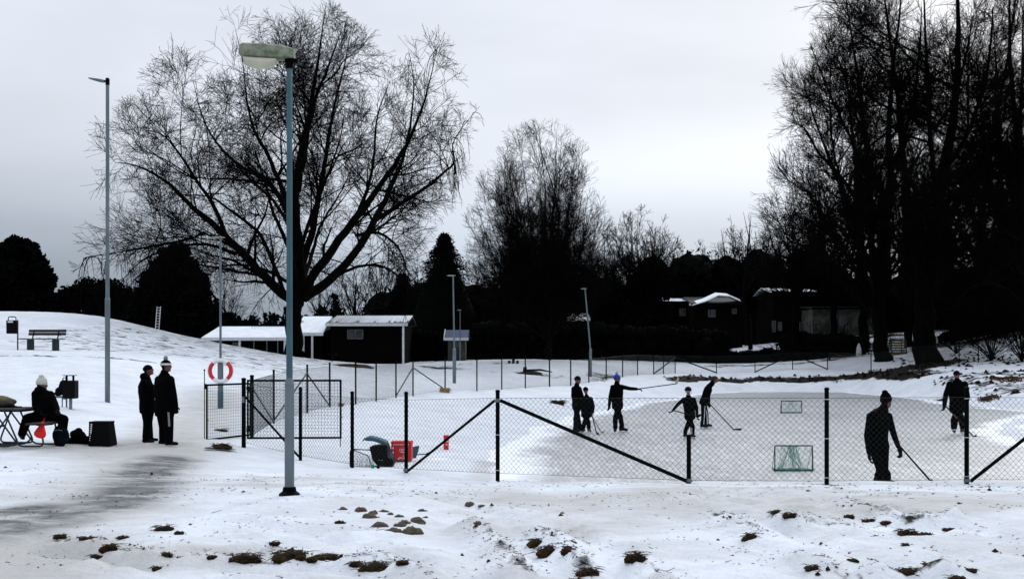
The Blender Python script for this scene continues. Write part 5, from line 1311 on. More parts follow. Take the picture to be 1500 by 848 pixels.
t, c, roof, zr, up, w, wall = house('pale_house', 1188, 1300, 448, 452, 525, 106, 8, 'pale greyish plastered house wall seen through the trunks', wallm='wall_pale', roofm='roof_corr', windows=((1194,472,488,8),(1235,462,480,10)), fascia='wall_dark')
# white statue like post and green crate on the snowy garden
b = W(1258, 506, 86); b[2] = gz(b[0], b[1])
t = empty('garden_figure', b, 'small white pointed garden figure in the shrubs left of the slimmer tall trunk', 'garden figure')
mb = MB(); mb.lathe([(.20, -.6), (.22, .2), (.20, .55), (.12, .85), (.02, 1.05)], (0, 0, 0), 12); mb.build('figure_body', M['white_paint'], t, smooth=True)
b = W(1313, 503, 84); b[2] = gz(b[0], b[1])
t = empty('compost_bin', b, 'olive green slatted compost box between the two tall trunks', 'box')
mb = MB()
for k in range(6): mb.box((0, 0, .12+k*.2), (1.2, 1.0, .14))
mb.build('slats', M['olive'], t, bevel=.01)
mb = MB()
for sx in (-.62, .62):
    for sy in (-.52, .52): mb.box((sx, sy, .5), (.07, .07, 1.3))
mb.build('corner_posts', M['wood_dark'], t)
mb = MB(); mb.ell((0, 0, 1.32), (.68, .58, .16), seed=3, amp=.1); mb.build('snow_cap', M['snowlump'], t, smooth=True)
# ------------------------------------------------------------------ people
def capsule(mb, a, b, ra, rb, n=10):
    a = np.asarray(a, float); b = np.asarray(b, float); d = b-a; L = np.linalg.norm(d); d = d/(L+1e-9)
    P = []; R = []
    for t in (-.97, -.8, -.45): P.append(a+d*ra*t); R.append(ra*math.sqrt(1-t*t))
    for t in (0, .33, .66, 1): P.append(a+(b-a)*t); R.append(ra+(rb-ra)*t)
    for t in (.45, .8, .97): P.append(b+d*rb*t); R.append(rb*math.sqrt(1-t*t))
    mb.tube(P, R, n)
def loft(mb, pts, A, B, lat, n=16):
    pts = np.asarray(pts, float); t = np.gradient(pts, axis=0); t /= np.linalg.norm(t, axis=1, keepdims=True)
    lat = np.asarray(lat, float); V = []
    a = np.arange(n)/n*2*np.pi
    for p, tt, x, y in zip(pts, t, A, B):
        u = lat-tt*(lat@tt); u /= np.linalg.norm(u); w = np.cross(tt, u)
        V.append(p+x*np.cos(a)[:, None]*u+y*np.sin(a)[:, None]*w)
    m = len(pts); f = [[i*n+j, i*n+(j+1) % n, (i+1)*n+(j+1) % n, (i+1)*n+j] for i in range(m-1) for j in range(n)]+[list(range(n))[::-1], [(m-1)*n+j for j in range(n)]]
    mb.add(np.concatenate(V), f)
def remesh(mb, name, voxel, mats, samples):
    """union of closed pieces -> one continuous skin, faces coloured by the nearest piece"""
    o = mb.build(name, mats[0]); 
    for m_ in mats[1:]: o.data.materials.append(m_)
    r = o.modifiers.new('r', 'REMESH'); r.mode = 'VOXEL'; r.voxel_size = voxel
    s = o.modifiers.new('s', 'SMOOTH'); s.factor = .5; s.iterations = 2
    dg = bpy.context.evaluated_depsgraph_get(); dg.update(); me = bpy.data.meshes.new_from_object(o.evaluated_get(dg))
    old = o.data; o.modifiers.clear(); o.data = me; bpy.data.meshes.remove(old); me.name = name
    me.materials.clear()
    for m_ in mats: me.materials.append(m_)
    n = len(me.polygons); c = np.empty(n*3); me.polygons.foreach_get('center', c); c = c.reshape(-1, 3)
    SP = np.array([q[0] for q in samples]); SR = np.array([q[1] for q in samples]); SM = np.array([q[2] for q in samples])
    out = np.empty(n, np.int32)
    for i in range(0, n, 4000):
        d = np.linalg.norm(c[i:i+4000, None]-SP[None], axis=2)-SR[None]; out[i:i+4000] = SM[d.argmin(1)]
    me.polygons.foreach_set('material_index', out); me.polygons.foreach_set('use_smooth', np.ones(n, bool)); me.update()
    return o
def unit(v): v = np.asarray(v, float); return v/(np.linalg.norm(v)+1e-9)
def person(label, d, gy, J, H=1.75, f=(0, 1), hf=None, hat=None, jacket='cloth', trousers='cloth2', glove='glove', skates=None, shoes='boot_dark', gz_=None, voxel=.012, bulk=1., stripe=None, hem=.12, hatmat='cloth', seated=False, hood=False, looks=0, curl=1.0):
    s = H/1.75; base = W(J['pel'][0], gy, d); g = gz_ if gz_ is not None else gz(base[0], d); shift = g-base[2]; base[2] = g
    def w(k): q = J[k]; p = W(q[0], q[1], d+(q[2] if len(q) > 2 else 0)); p[2] += shift; return p-base
    f = unit((*f, 0)); lat = unit(np.cross(f, (0, 0, 1))); hf = unit((*hf, 0)) if hf else f; hl = unit(np.cross(hf, (0, 0, 1)))
    MT = [M[jacket], M[trousers], M['skin'], M[glove], M[shoes], M['hair']]
    mb = MB(); S = []
    def cap(a, b, ra, rb, m, n=10):
        capsule(mb, a, b, ra, rb, n)
        for t in np.linspace(0, 1, 7): S.append((np.asarray(a)*(1-t)+np.asarray(b)*t, ra+(rb-ra)*t, m))
    pel, chest, neck, head = w('pel'), w('chest'), w('neck'), w('head')
    # torso
    up = unit(chest-pel); sp = np.linalg.norm(chest-pel)
    pts = [pel-up*hem*s*1.15, pel-up*hem*s, pel, pel+up*sp*.35, pel+up*sp*.7, chest-up*.02, chest+up*.05*s, neck+up*.0]
    A = np.array([.10, .165, .175, .165, .185, .19, .15, .07])*s*bulk; B = np.array([.08, .125, .13, .12, .13, .125, .095, .065])*s*bulk
    loft(mb, pts, A, B, lat)
    for p, a_, b_ in zip(pts[1:], A[1:], B[1:]):
        for u in (-1, -.5, 0, .5, 1): S.append((p+lat*u*(a_-b_), b_*.98, 0))
    # bottom
    for sd in (-1, 1): cap(pel+lat*sd*.07*s, pel+lat*sd*.07*s-(0, 0, .03), .115*s, .11*s, 1)
    cap(neck-(0, 0, .03), head-(0, 0, .05*s), .06*s, .052*s, 2)
    # collar
    cap(neck-(0, 0, .035*s), neck+(0, 0, .01), .082*s, .074*s, 0)
    if hood: cap(neck-hf*.05*s+hl*.05, neck-hf*.05*s-hl*.05, .085*s, .085*s, 0)
    # head: skull, jaw, nose, brow, lips, ears
    hs = s*.97 if H > 1.5 else s*1.12
    tilt = J.get('tilt', 0); R = np.stack([hl, hf, (0, 0, 1.)], 1)
    if tilt: R = R@np.array(Matrix.Rotation(-tilt, 3, 'X'))
    def hp_(x, y, z): return head+R@(np.array([x, y, z])*hs)
    mb.ell(hp_(0, -.005, .015), np.array([.076, .096, .105])*hs, rot=R, n=18, m=14); S.append((hp_(0, 0, .02), .082*hs, 2)); S.append((hp_(0, -.05, .03), .07*hs, 5))
    mb.ell(hp_(0, .03, -.055), np.array([.056, .062, .060])*hs, rot=R, n=14, m=10); S.append((hp_(0, .03, -.055), .06*hs, 2))
    mb.ell(hp_(0, .100, -.012), np.array([.013, .020, .026])*hs, rot=R, n=8, m=6); mb.ell(hp_(0, .084, .028), np.array([.05, .014, .012])*hs, rot=R, n=10, m=6)
    mb.ell(hp_(0, .088, -.052), np.array([.026, .011, .010])*hs, rot=R, n=10, m=6); mb.ell(hp_(0, .078, -.092), np.array([.022, .018, .018])*hs, rot=R, n=10, m=6)
    for sd in (-1, 1): mb.ell(hp_(sd*.078, -.005, -.005), np.array([.012, .020, .032])*hs, rot=R, n=8, m=6)
    S.append((hp_(0, .1, -.012), .02, 2)); S.append((hp_(0, .085, -.06), .02, 2))
    S.append((hp_(0, -.07, -.02), .045*hs, 5))
    # arms
    for sd, k in ((-1, 'L'), (1, 'R')):
        sh, el, ha = w('sh'+k), w('el'+k), w('ha'+k)
        cap(sh, el, .068*s*bulk, .055*s*bulk, 0); wr = el+(ha-el)*.88
        cap(el, wr, .056*s*bulk, .044*s*bulk, 0)
        cap(chest+(sh-chest)*.4, sh, .085*s, .07*s*bulk, 0)
        # hand: palm, four fingers, thumb at the side
        dr = unit(ha-el); pn = J.get('palm'+k); pn = unit(pn) if pn is not None else unit(-lat*sd*.9+f*.3); pn = unit(pn-dr*(pn@dr)); sdv = np.cross(dr, pn)
        gl = 1.0 if glove == 'skin' else 1.15
        gl *= s*J.get('gs', 1.)
        pc = wr+dr*.055*gl
        Rm_ = np.stack([sdv, pn, dr], 1); mb.ell(pc, np.array([.042, .021, .050])*gl, rot=Rm_, n=14, m=10)
        for t in (-.02, 0, .02): S.append((pc+sdv*t, .026*gl, 3))
        S.append((pc+dr*.03, .03*gl, 3))
        thumb_s = 1 if (sdv@f) > 0 else -1
        for q, (off, ln) in enumerate(((-.031, .062), (-.0105, .075), (.0105, .080), (.031, .070))):
            off *= thumb_s; p = pc+dr*.04*gl+sdv*off*gl; c = curl
            v1 = unit(dr+pn*.45*c); v2 = unit(dr*.45+pn*1.0*c); v3 = unit(-dr*.3*c+pn*.9)
            p1 = p+v1*ln*.45*gl; p2 = p1+v2*ln*.32*gl; p3 = p2+v3*ln*.26*gl
            r = .0095*gl
            for a_, b_ in ((p-dr*.02, p1), (p1, p2), (p2, p3)): cap(a_, b_, r, r*.92, 3, 7)
        p = pc-dr*.012*gl+sdv*thumb_s*.036*gl; v1 = unit(sdv*thumb_s*.8+dr*.7+pn*.3); v2 = unit(dr*.8+pn*.7); p1 = p+v1*.036*gl; p2 = p1+v2*.030*gl
        cap(p, p1, .0125*gl, .011*gl, 3, 7); cap(p1, p2, .011*gl, .0095*gl, 3, 7)
    # legs
    feet = []
    for sd, k in ((-1, 'L'), (1, 'R')):
        kn, ft = w('kn'+k), w('ft'+k); tv = J.get('toe'+k, (f[0], f[1])); tv = unit((*tv, 0)); lift = (.17 if skates else .085)*s
        an = ft+np.array([0, 0, lift]); hip = pel+lat*sd*.085*s
        cap(hip, kn, .098*s*bulk, .076*s*bulk, 1); cap(kn, an+(0, 0, .03), .075*s*bulk, .064*s*bulk, 1)
        cap(an+(0, 0, .08), an+(0, 0, .01), .070*s, .073*s, 1)   # loose cuff
        zf = .085 if skates else .035
        cap(an-tv*.02, ft+tv*.0+np.array([0, 0, zf+.015]), .048*s, .048*s, 4); cap(ft-tv*.05*s+np.array([0, 0, zf+.008]), ft+tv*.155*s+np.array([0, 0, zf]), .044*s, .036*s, 4)
        feet.append((ft, tv, zf))
    o = remesh(mb, 'person', voxel, MT, S); o.location = tuple(base); tag(o, label, 'person')
    # eyes
    for sd in (-1, 1):
        e = MB(); e.ell(hp_(sd*.030, .083, .008), np.array([.012, .009, .009])*hs, n=10, m=8); e.build('eye', M['hair'], o, smooth=True)
    # headgear
    def dome(z0, k, kz, m, nm, rim=0):
        e = MB(); prof = [(.080*k, z0), (.086*k, z0+.012), (.087*k, z0+.04), (.080*k, z0+.07*kz), (.062*k, z0+.10*kz), (.035*k, z0+.122*kz), (.004, z0+.132*kz)]
        V = []; n = 18
        for r_, z_ in prof:
            for j in range(n):
                a_ = 2*math.pi*j/n; V.append(hp_(r_*math.cos(a_)*1.0, r_*math.sin(a_)*1.2-.008, z_))
        e.add(V, [[i*n+j, i*n+(j+1) % n, (i+1)*n+(j+1) % n, (i+1)*n+j] for i in range(len(prof)-1) for j in range(n)]+[[(len(prof)-1)*n+j for j in range(n)], list(range(n))[::-1]])
        return e.build(nm, M[m], o, smooth=True)
    if hat in ('beanie', 'pom', 'cone'):
        h_ = dome(.005, 1.06, 1.0 if hat != 'cone' else 1.35, hatmat if not isinstance(hatmat, tuple) else hatmat[0], 'knitted_hat')
        if hat == 'pom':
            e = MB(); e.ell(hp_(0, -.01, .165), (.045*hs,)*3, n=14, m=10, seed=3, amp=.12); e.build('pompom', M[hatmat[1] if isinstance(hatmat, tuple) else hatmat], h_, smooth=True)
            if isinstance(hatmat, tuple) and len(hatmat) > 2:
                e = MB(); V = []; n = 20
                for r_, z_ in ((.0925, .0), (.0975, .006), (.0985, .034), (.094, .042)):
                    for j in range(n): a_ = 2*math.pi*j/n; V.append(hp_(r_*math.cos(a_), r_*math.sin(a_)*1.19-.008, z_+.02))
                e.add(V, [[i*n+j, i*n+(j+1) % n, (i+1)*n+(j+1) % n, (i+1)*n+j] for i in range(3) for j in range(n)]); e.build('hat_band', M[hatmat[2]], h_, smooth=True)
        if hat == 'cone':
            e = MB(); e.ell(hp_(0, -.02, .175), np.array([.05, .05, .035])*hs, rot=R, n=14, m=10); e.build('hat_tip', M[hatmat], h_, smooth=True)
    if hat == 'helmet':
        h_ = dome(-.01, 1.22, 1.02, hatmat, 'helmet')
        e = MB(); e.tube([hp_(-.10, .02, -.0), hp_(-.085, .08, -.09), hp_(0, .07, -.13), hp_(.085, .08, -.09), hp_(.10, .02, 0)], .006, 5)
        for zz in (-.02, -.06): e.tube([hp_(-.09, .07, zz), hp_(-.05, .125, zz), hp_(.05, .125, zz), hp_(.09, .07, zz)], .004, 4)
        e.build('face_cage', M['steel'], h_)
    if hat == 'hair': dome(.01, 1.02, .92, 'hair', 'hair')
    if skates:
        for ft, tv, zf in feet:
            e = MB(); u = np.cross(tv, (0, 0, 1)); 
            V = []; n = 10
            for x_, hh, ww, zc in ((-.085, .05, .030, .12), (-.07, .09, .040, .15), (-.02, .085, .042, .14), (.05, .05, .042, .11), (.13, .034, .042, .095), (.185, .022, .028, .085)):
                for j in range(n): a_ = 2*math.pi*j/n; V.append(ft+tv*x_*s+u*ww*math.cos(a_)*s*1.12+np.array([0, 0, (zc+hh*math.sin(a_))*s]))
            e.add(V, [[i*n+j, i*n+(j+1) % n, (i+1)*n+(j+1) % n, (i+1)*n+j] for i in range(5) for j in range(n)]+[list(range(n))[::-1], [5*n+j for j in range(n)]])
            sk = e.build('skate', M[skates], o, smooth=True)
            e = MB(); q = Vector(tv).to_track_quat('X', 'Z').to_matrix(); RR = np.array(q)
            e.box(ft+tv*.045*s+np.array([0, 0, .014]), (.27*s, .006, .028), rot=RR); 
            for xx in (-.045, .12): e.box(ft+tv*xx*s+np.array([0, 0, .045*s]), (.05, .022, .045*s), rot=RR)
            e.build('blade', M['steel'], sk)
    if stripe:
        for k, mt, w_, z0, z1 in stripe:
            kn = w('kn'+k); ft = w('ft'+k); sd = -1 if k == 'L' else 1; hip = pel+lat*sd*.085*s; n = 8; e = MB(); V = []
            view = np.array([0, -1., 0]); side = J.get('stripe_dir'); side = unit(side) if side is not None else unit(view*.8+lat*sd*.5)
            for i in range(n):
                t = z0+(z1-z0)*i/(n-1)
                if t < 1: p = hip+(kn-hip)*t; r = (.098-.022*t)*s*bulk; ax = kn-hip
                else: p = kn+(ft+np.array([0, 0, .1])-kn)*(t-1); r = (.075-.010*(t-1))*s*bulk; ax = ft-kn
                ax = unit(ax); u = unit(side-ax*(side@ax)); v_ = np.cross(ax, u)
                for jj in (-1, -.5, 0, .5, 1): a_ = jj*w_/r; V.append(p+(u*math.cos(a_)+v_*math.sin(a_))*(r+.004))
            e.add(V, [[i*5+j, i*5+j+1, (i+1)*5+j+1, (i+1)*5+j] for i in range(n-1) for j in range(4)]); e.build('trouser_stripe', M[mt], o, smooth=True)
    return o
def stick(p0, p1, bl, label, mat_='stick', bmat='stick', r=.012, tape=None):
    """p0 top, p1 heel (world), bl: blade tip (world)"""
    p0, p1, bl = [np.asarray(q, float) for q in (p0, p1, bl)]
    t = empty('hockey_stick', p1, label, 'hockey stick', 'hockey sticks')
    a = MB(); a.bar(p0-p1, (0, 0, 0), .020, .028); sh = a.build('shaft', M[mat_], t, bevel=.003)
    if tape:
        a = MB(); q0 = p0-p1; a.bar(q0*.68, q0*.56, .023, .031); a.build('tape_band', M[tape], sh)
    a = MB(); d = bl-p1; L = np.linalg.norm(d); n = 6; V = []
    sd = unit(np.cross(d, (0, 0, 1))); up = unit(np.cross(sd, d)) if abs(unit(d)[2]) < .9 else np.array([0, 0, 1.])
    for i in range(n):
        u = i/(n-1); p = d*u+sd*.02*u*u; h = .035*(1-.15*u); 
        for a_, b_ in ((-1, -1), (1, -1), (1, 1), (-1, 1)): V.append(p+sd*.005*a_+up*h*b_)
    a.add(V, [[i*4+j, i*4+(j+1) % 4, (i+1)*4+(j+1) % 4, (i+1)*4+j] for i in range(n-1) for j in range(4)]+[[3, 2, 1, 0], [n*4-4, n*4-3, n*4-2, n*4-1]])
    a.build('blade', M[bmat], t)
    return t

# spectators by the path
person('shorter bareheaded spectator in a dark hooded jacket, left of the one in the pompom hat', 20.6, 648,
  dict(pel=(216,598), chest=(214,564), neck=(214.5,552), head=(217.5,543), shL=(211,562,.19), elL=(212,582,.22), haL=(221,596,.14), shR=(211,562,-.17), elR=(210,583,-.20), haR=(219,597,-.15),
       knL=(217,622,.10), ftL=(219,647,.10), knR=(216,623,-.10), ftR=(214,649,-.10), toeL=(1, .15), toeR=(1, -.1), tilt=-.25), H=1.62, f=(.7,.6), hf=(.85,.45), hat='hair', bulk=1.28, hem=.10, hood=True, voxel=.012)
person('taller spectator in a black coat and white pompom hat, standing on the path', 20.2, 651,
  dict(pel=(241,598), chest=(241,558), neck=(240.5,546), head=(243.5,536), shL=(233,556,.10), elL=(230,577,.12), haL=(236,592,.25), shR=(249,556,-.12), elR=(254,578,-.12), haR=(257.5,596,-.08),
       knL=(240,624,.14), ftL=(239,650,.14), knR=(247,625,-.08), ftR=(247.5,651.5,-.1), toeL=(.95, .2), toeR=(1, -.1), stripe_dir=(.5, -1, 0)), H=1.76, f=(.55,.8), hf=(.75,.6), hat='pom', hatmat=('cloth', 'grey_cloth', 'white_cloth'), bulk=1.3, hem=.14, stripe=[('R', 'grey_cloth', .018, .15, .98)], voxel=.012)
person('person in a dark jacket and cream woollen hat, seated at the picnic table', 19.7, 648,
  dict(pel=(66,606), chest=(63,577), neck=(61.5,568.5), head=(61.5,560.5), shL=(53,574,-.05), elL=(52,590,-.12), haL=(60,601,-.22), shR=(73,575,0), elR=(80,588,-.1), haR=(84,597,-.25),
       knL=(40,609.5,-.10), ftL=(32.5,640,-.05), knR=(93,611,-.12), ftR=(91,643,-.10), toeL=(.5, -.8), toeR=(.8, -.5), tilt=.05), H=1.72, f=(.25,.97), hf=(.75,.65), hat='cone', hatmat='cream_wool', bulk=1.28, hem=.16, hood=True, jacket='cloth', voxel=.012)
# skaters
person('tall skater in dark clothes and a dark hat, standing behind the small child skater', 30.2, 634.7,
  dict(pel=(845,593), chest=(844,571), neck=(845,563.5), head=(846.3,556.5), shL=(840,569,-.08), elL=(839,580,-.15), haL=(844,590,-.28), shR=(849,569,.1), elR=(853,580,.1), haR=(856,588,-.02),
       knL=(843,613,-.06), ftL=(843,634.7,-.1), knR=(847,612.5,.1), ftR=(849,633.8,.12), toeL=(.6, -.7), toeR=(.9, -.4)), H=1.68, f=(.6,-.6), hf=(.8,-.5), hat='beanie', hatmat='cloth_navy', jacket='cloth', trousers='cloth_navy', skates='boot_dark', gz_=-.5, bulk=1.0)
person('small child skater in a dark jacket and hat, in front of the tall skater', 30.0, 635,
  dict(pel=(859,605.5), chest=(859.5,586), neck=(859,579), head=(858,571.5), shL=(853.5,583.5,-.03), elL=(852,594,-.06), haL=(853,603,-.12), shR=(865.5,583.5,.02), elR=(869,594,0), haR=(868.5,603.5,-.06),
       knL=(856,619,-.05), ftL=(854,634.5,-.05), knR=(862,619,.03), ftR=(862.5,633.3,.05), toeL=(-.2, -1), toeR=(.4, -1)), H=1.32, f=(.15,-1), hf=(.35,-.9), hat='beanie', hatmat='cloth', skates='boot_light', gz_=-.5, bulk=1.25)
stick(W(866,603,29.8), W(874,634.5,29.6), W(878,636,29.5)*[1,1,0]+[0,0,-.47], 'dark hockey stick held upright by the small child skater')
stick(W(855,590,30.4), W(881.5,633.5,30.5), W(884,634.5,30.6)*[1,1,0]+[0,0,-.47], 'pale hockey stick slanting past the small child skater, held by the tall skater', 'stick_light', 'stick_light', tape=None)
person('skater in a blue pompom hat with one arm stretched straight out to the side', 30.3, 634,
  dict(pel=(904.5,592), chest=(904,569), neck=(903.5,560.5), head=(903.8,554), shL=(897.5,566.5,0), elL=(894,580,-.03), haL=(892.2,595,-.1), shR=(910.5,566,0), elR=(922,568.5,0), haR=(934,569.3,0), palmR=(0, -.2, -1.),
       knL=(901.2,613,-.04), ftL=(901.3,633.8,-.05), knR=(909,611.5,.05), ftR=(911,632.8,.05), toeL=(-.2, -1), toeR=(1, -.15)), H=1.72, f=(.45,-.85), hf=(1,-.15), hat='pom', hatmat=('blue_wool', 'blue_light', 'blue_wool'), skates='boot_dark', gz_=-.5, bulk=1.08, voxel=.011)
stick(W(932,569.8,30.26), W(990.5,561.9,29.9), W(994.2,553.5,29.85), 'hockey stick pointed out level by the skater in the blue pompom hat', bmat='stick_light')
person('young skater in a helmet with both arms out, right at the post below', 28.3, 642.4,
  dict(pel=(1010.5,609), chest=(1009,588), neck=(1008.3,580), head=(1008,572.3), shL=(1002,585,0), elL=(993.5,592,-.06), haL=(985.8,601,-.15), shR=(1016,585,0), elR=(1020.5,597,-.05), haR=(1021,609,-.18), gs=1.25,
       knL=(1006.5,625,-.06), ftL=(1004,642,-.06), knR=(1014.5,625,0), ftR=(1014.5,642.4,0), toeL=(-.5, -1), toeR=(.3, -1)), H=1.42, f=(0,-1), hat='helmet', hatmat='blackbox', skates='boot_dark', gz_=-.5, bulk=1.12, stripe=[('R', 'white_cloth', .012, 1.15, 1.9), ('L', 'white_cloth', .010, 1.3, 1.8)])
stick(W(984.5,600.5,28.1), W(1021.5,610,28.05), W(1027,607,28.0), 'hockey stick held across the body by the young skater in the helmet')
person('bent skater looking down at the ice, just behind the young skater in the helmet', 32.3, 628,
  dict(pel=(1030.5,589), chest=(1038,568.5), neck=(1043,561), head=(1047.8,556), shL=(1036,569,.18), elL=(1038,580,.16), haL=(1038.5,590,.0), shR=(1036,569,-.18), elR=(1037,581,-.18), haR=(1037,591.5,-.06), palmL=(1, 0, 0), palmR=(1, 0, 0),
       knL=(1034.5,607.5,.10), ftL=(1035,627,.10), knR=(1030.5,608,-.10), ftR=(1029.5,628,-.10), toeL=(1, 0), toeR=(1, -.15), tilt=-.55, stripe_dir=(.2, -1, 0)), H=1.70, f=(1,-.05), hf=(1,-.1), hat='beanie', hatmat='wood_dark', skates='boot_dark', gz_=-.5, bulk=1.06, hem=.08, stripe=[('L', 'white_cloth', .016, .35, 1.9), ('R', 'white_cloth', .010, .3, 1.9)])
stick(W(1034.5,586,32.2), W(1075.5,629.5,31.7), W(1086.5,629,31.6)*[1,1,0]+[0,0,-.46], 'hockey stick with dark blade on the ice, held low by the bent skater')
P6 = person('nearest skater in a dark jacket and pointed hat, walking away by the front fence', 17.5, 712,
  dict(pel=(1286.5,647), chest=(1287,606), neck=(1294.5,592.5), head=(1298.4,583), shL=(1275,604,.0), elL=(1270,632,-.03), haL=(1273,660,-.08), shR=(1301.5,604,.08), elR=(1309,630,.06), haR=(1316.5,650,-.03),
       knL=(1289.5,681,-.05), ftL=(1287,712,-.06), knR=(1295,680,.14), ftR=(1299,710,.16), toeL=(.8, .3), toeR=(.9, .2), tilt=-.15, gs=1.15), H=1.80, f=(.5,.8), hf=(.75,.55), hat='cone', hatmat='cloth', skates='boot_dark', gz_=-.56, bulk=.95, hem=.06, voxel=.0095)
stick(W(1311,645,17.45), W(1362,703,17.2), W(1370,704.5,17.2)*[1,1,0]+[0,0,-.46], 'hockey stick trailing from the right hand of the nearest skater')
# faded print across the shoulder blades, and pale cuffs
e = MB(); c0 = W(1280.5, 599.5, 17.5); rr = random.Random(8)
b6 = np.array(P6.location)
bvh_o = P6
from mathutils.bvhtree import BVHTree
def on_surface(o, px, py, d):
    """nearest hit of the sight line on a body, in the body's own space"""
    b = BVHTree.FromPolygons([v.co for v in o.data.vertices], [list(p.vertices) for p in o.data.polygons])
    t = W(px, py, d)-np.array(o.location); s0 = np.array([0, 0, CAMZ])-np.array(o.location); h = b.ray_cast(Vector(s0), Vector(unit(t-s0))); return h[0], h[1]
def emblem(o, pxs, d, mt, size):
    b = BVHTree.FromPolygons([v.co for v in o.data.vertices], [list(p.vertices) for p in o.data.polygons]); e = MB()
    s0 = np.array([0, 0, CAMZ])-np.array(o.location)
    for px, py, wd, ht in pxs:
        t = W(px, py, d)-np.array(o.location); h = b.ray_cast(Vector(s0), Vector(unit(t-s0)))
        if h[0] is None: continue
        n_ = np.array(h[1]); u = unit(np.cross((0, 0, 1), n_)); v = np.cross(n_, u); p = np.array(h[0])+n_*.004
        e.box(p, (wd, ht, .004), rot=np.stack([u, v, n_], 1))
    return e.build('back_print', M[mt], o)
emblem(P6, [(1275.5,601.5,.03,.022),(1277.5,600,.02,.03),(1279.5,600.5,.018,.026),(1281.3,599,.02,.034),(1283.2,599.6,.015,.028),(1285,598.6,.02,.022),(1280,602.2,.09,.007)], 17.3, 'mark_red', 1)
person('skater in bulky dark jacket and pale skates, facing forward at the right of the ice', 29.8, 636,
  dict(pel=(1403,596), chest=(1402.5,566), neck=(1402,556), head=(1401.5,549), shL=(1391.5,562.5,0), elL=(1385.5,578,-.05), haL=(1383.2,594,-.12), shR=(1413,562.5,0), elR=(1417,580,-.05), haR=(1415,594,-.2), gs=1.2,
       knL=(1398,615,-.05), ftL=(1397.5,635.5,-.06), knR=(1409,615,.02), ftR=(1410.5,635,.04), toeL=(-.35, -1), toeR=(.35, -1)), H=1.80, f=(0,-1), hat='beanie', hatmat='cloth_navy', skates='boot_light', gz_=-.5, bulk=1.38, hem=.14)
stick(W(1383,592,29.6), W(1427,640,29.0), W(1431,641.5,28.9)*[1,1,0]+[0,0,-.46], 'hockey stick with a red band crossing the legs of the skater facing the camera', tape='mark_red')

# ------------------------------------------------------------------ clods, stones, dead grass
def blob(name, px, py, wpx, hpx, m, label, group, seed, rough=.22, cat='clod', blades=True):
    d = CAMZ*F/(py-HZ); 
    for _ in range(3):
        x = (px-CX)/F*d; g = gz(x, d); d = (CAMZ-g)*F/(py-HZ)
    x = (px-CX)/F*d; g = gz(x, d); wd = wpx/F*d/2; h = hpx/F*d
    rg = np.random.default_rng(seed); e = MB(); k = 3+int(wpx/5)
    for i in range(k):
        u = rg.uniform(-1, 1) if i else 0.; r = wd*rg.uniform(.42, .75)*(1.2 if i == 0 else 1)*(14/(14+wpx))**.5; r = max(r, h*.75)
        e.ell((u*wd*.72, rg.normal()*wd*.22, -h*.1), (r, r*rg.uniform(.6, 1.1), h*rg.uniform(.45, .75)*(1-.55*u*u)), seed=seed*7+i, amp=rough*.8, n=18, m=12, rot=np.array(Matrix.Rotation(rg.uniform(-.25, .25), 3, 'Y')))
    e.ell((0, 0, 0), (wd*.95, wd*.4+.01, h*.32), seed=seed, amp=.12, n=22, m=10)
    if blades:   # loose crumbs pressed round the clod
        for q in range(6+int(wpx*.7)):
            s_ = rg.uniform(.008, .026); a = np.clip(rg.normal(size=2), -1, 1)*np.array([wd*.85, wd*.35]); e.ell((a[0], a[1], s_*.2), (s_*1.3, s_, s_*.8), seed=seed+q, amp=.3, n=7, m=5)
        v = e.v[0]
    o = e.build(name, M[m], None, smooth=False); o.location = (x, d, g); tag(o, label, cat, group)
    co = np.empty(len(o.data.vertices)*3); o.data.vertices.foreach_get('co', co); co = co.reshape(-1, 3)
    k1 = rg.normal(size=(8, 3))*np.array([60, 60, 60]); ph = rg.uniform(0, 6.28, 8); dsp = sum(np.sin(co@k1[i]*(1+.4*i)+ph[i]) for i in range(8))[:, None]/8
    co += dsp*rg.normal(size=3)*0+dsp*np.array([.5, .5, .9])*min(.03, h*.45)*(1 if blades else .35); o.data.vertices.foreach_set('co', co.ravel().astype(np.float32)); o.data.update()
    if blades:
        e = MB()
        for q in range(int(16+wpx*2.2)):
            a = np.array([rg.uniform(-1, 1)*wd, rg.normal()*wd*.3, h*rg.uniform(.0, .7)]); b = a+rg.normal(size=3)*np.array([.7, .7, .12])*max(h, .03)-(0, 0, h*.1); c_ = (a+b)/2+(0, 0, .008)
            e.tube([a, c_, b], [.004, .003, .001], 3, caps=False)
        e.build('grass_tuft', M['grass'], o)
    return o
CL = 'brown turf clod churned up in the foreground snow'
big = [(360,832,44,12,'clod','biggest dark clod of turf in the snow at the bottom left'), (425,831,46,14,'clod_o','olive brown clod right of the biggest dark one at the bottom left'), (550,829,44,13,'clod_o','long olive brown clod at the right end of the lower left row'),
       (485,820,32,9,'clod','dark clod in the middle of the lower left row'), (240,776,22,10,'clod','brown clod lying alone above the lower left rows'), (160,803,20,10,'clod','round brown clod at the left end of the rows'),
       (860,840,26,13,'clod','lowest large clod of the slanting row in the middle foreground'), (803,800,22,15,'clod','tallest dark clod of the slanting row in the middle foreground'), (785,785,16,13,'clod_o','topmost clod of the slanting row in the middle foreground'),
       (930,826,20,13,'clod','dark clod right of the slanting row'), (1098,797,16,10,'clod_o','mossy clod alone in the right foreground'), (1328,770,28,12,'clod','biggest brown clod in the right foreground'), (1328,842,36,14,'clod_o','mossy clod at the bottom edge, right foreground'), (1402,834,18,9,'clod','reddish brown clod near the bottom right corner')]
for i, (a, b, c, d_, m_, lb_) in enumerate(big): blob('turf_clod', a, b, c, d_, m_, lb_, 'turf clods in the snow', 200+i)
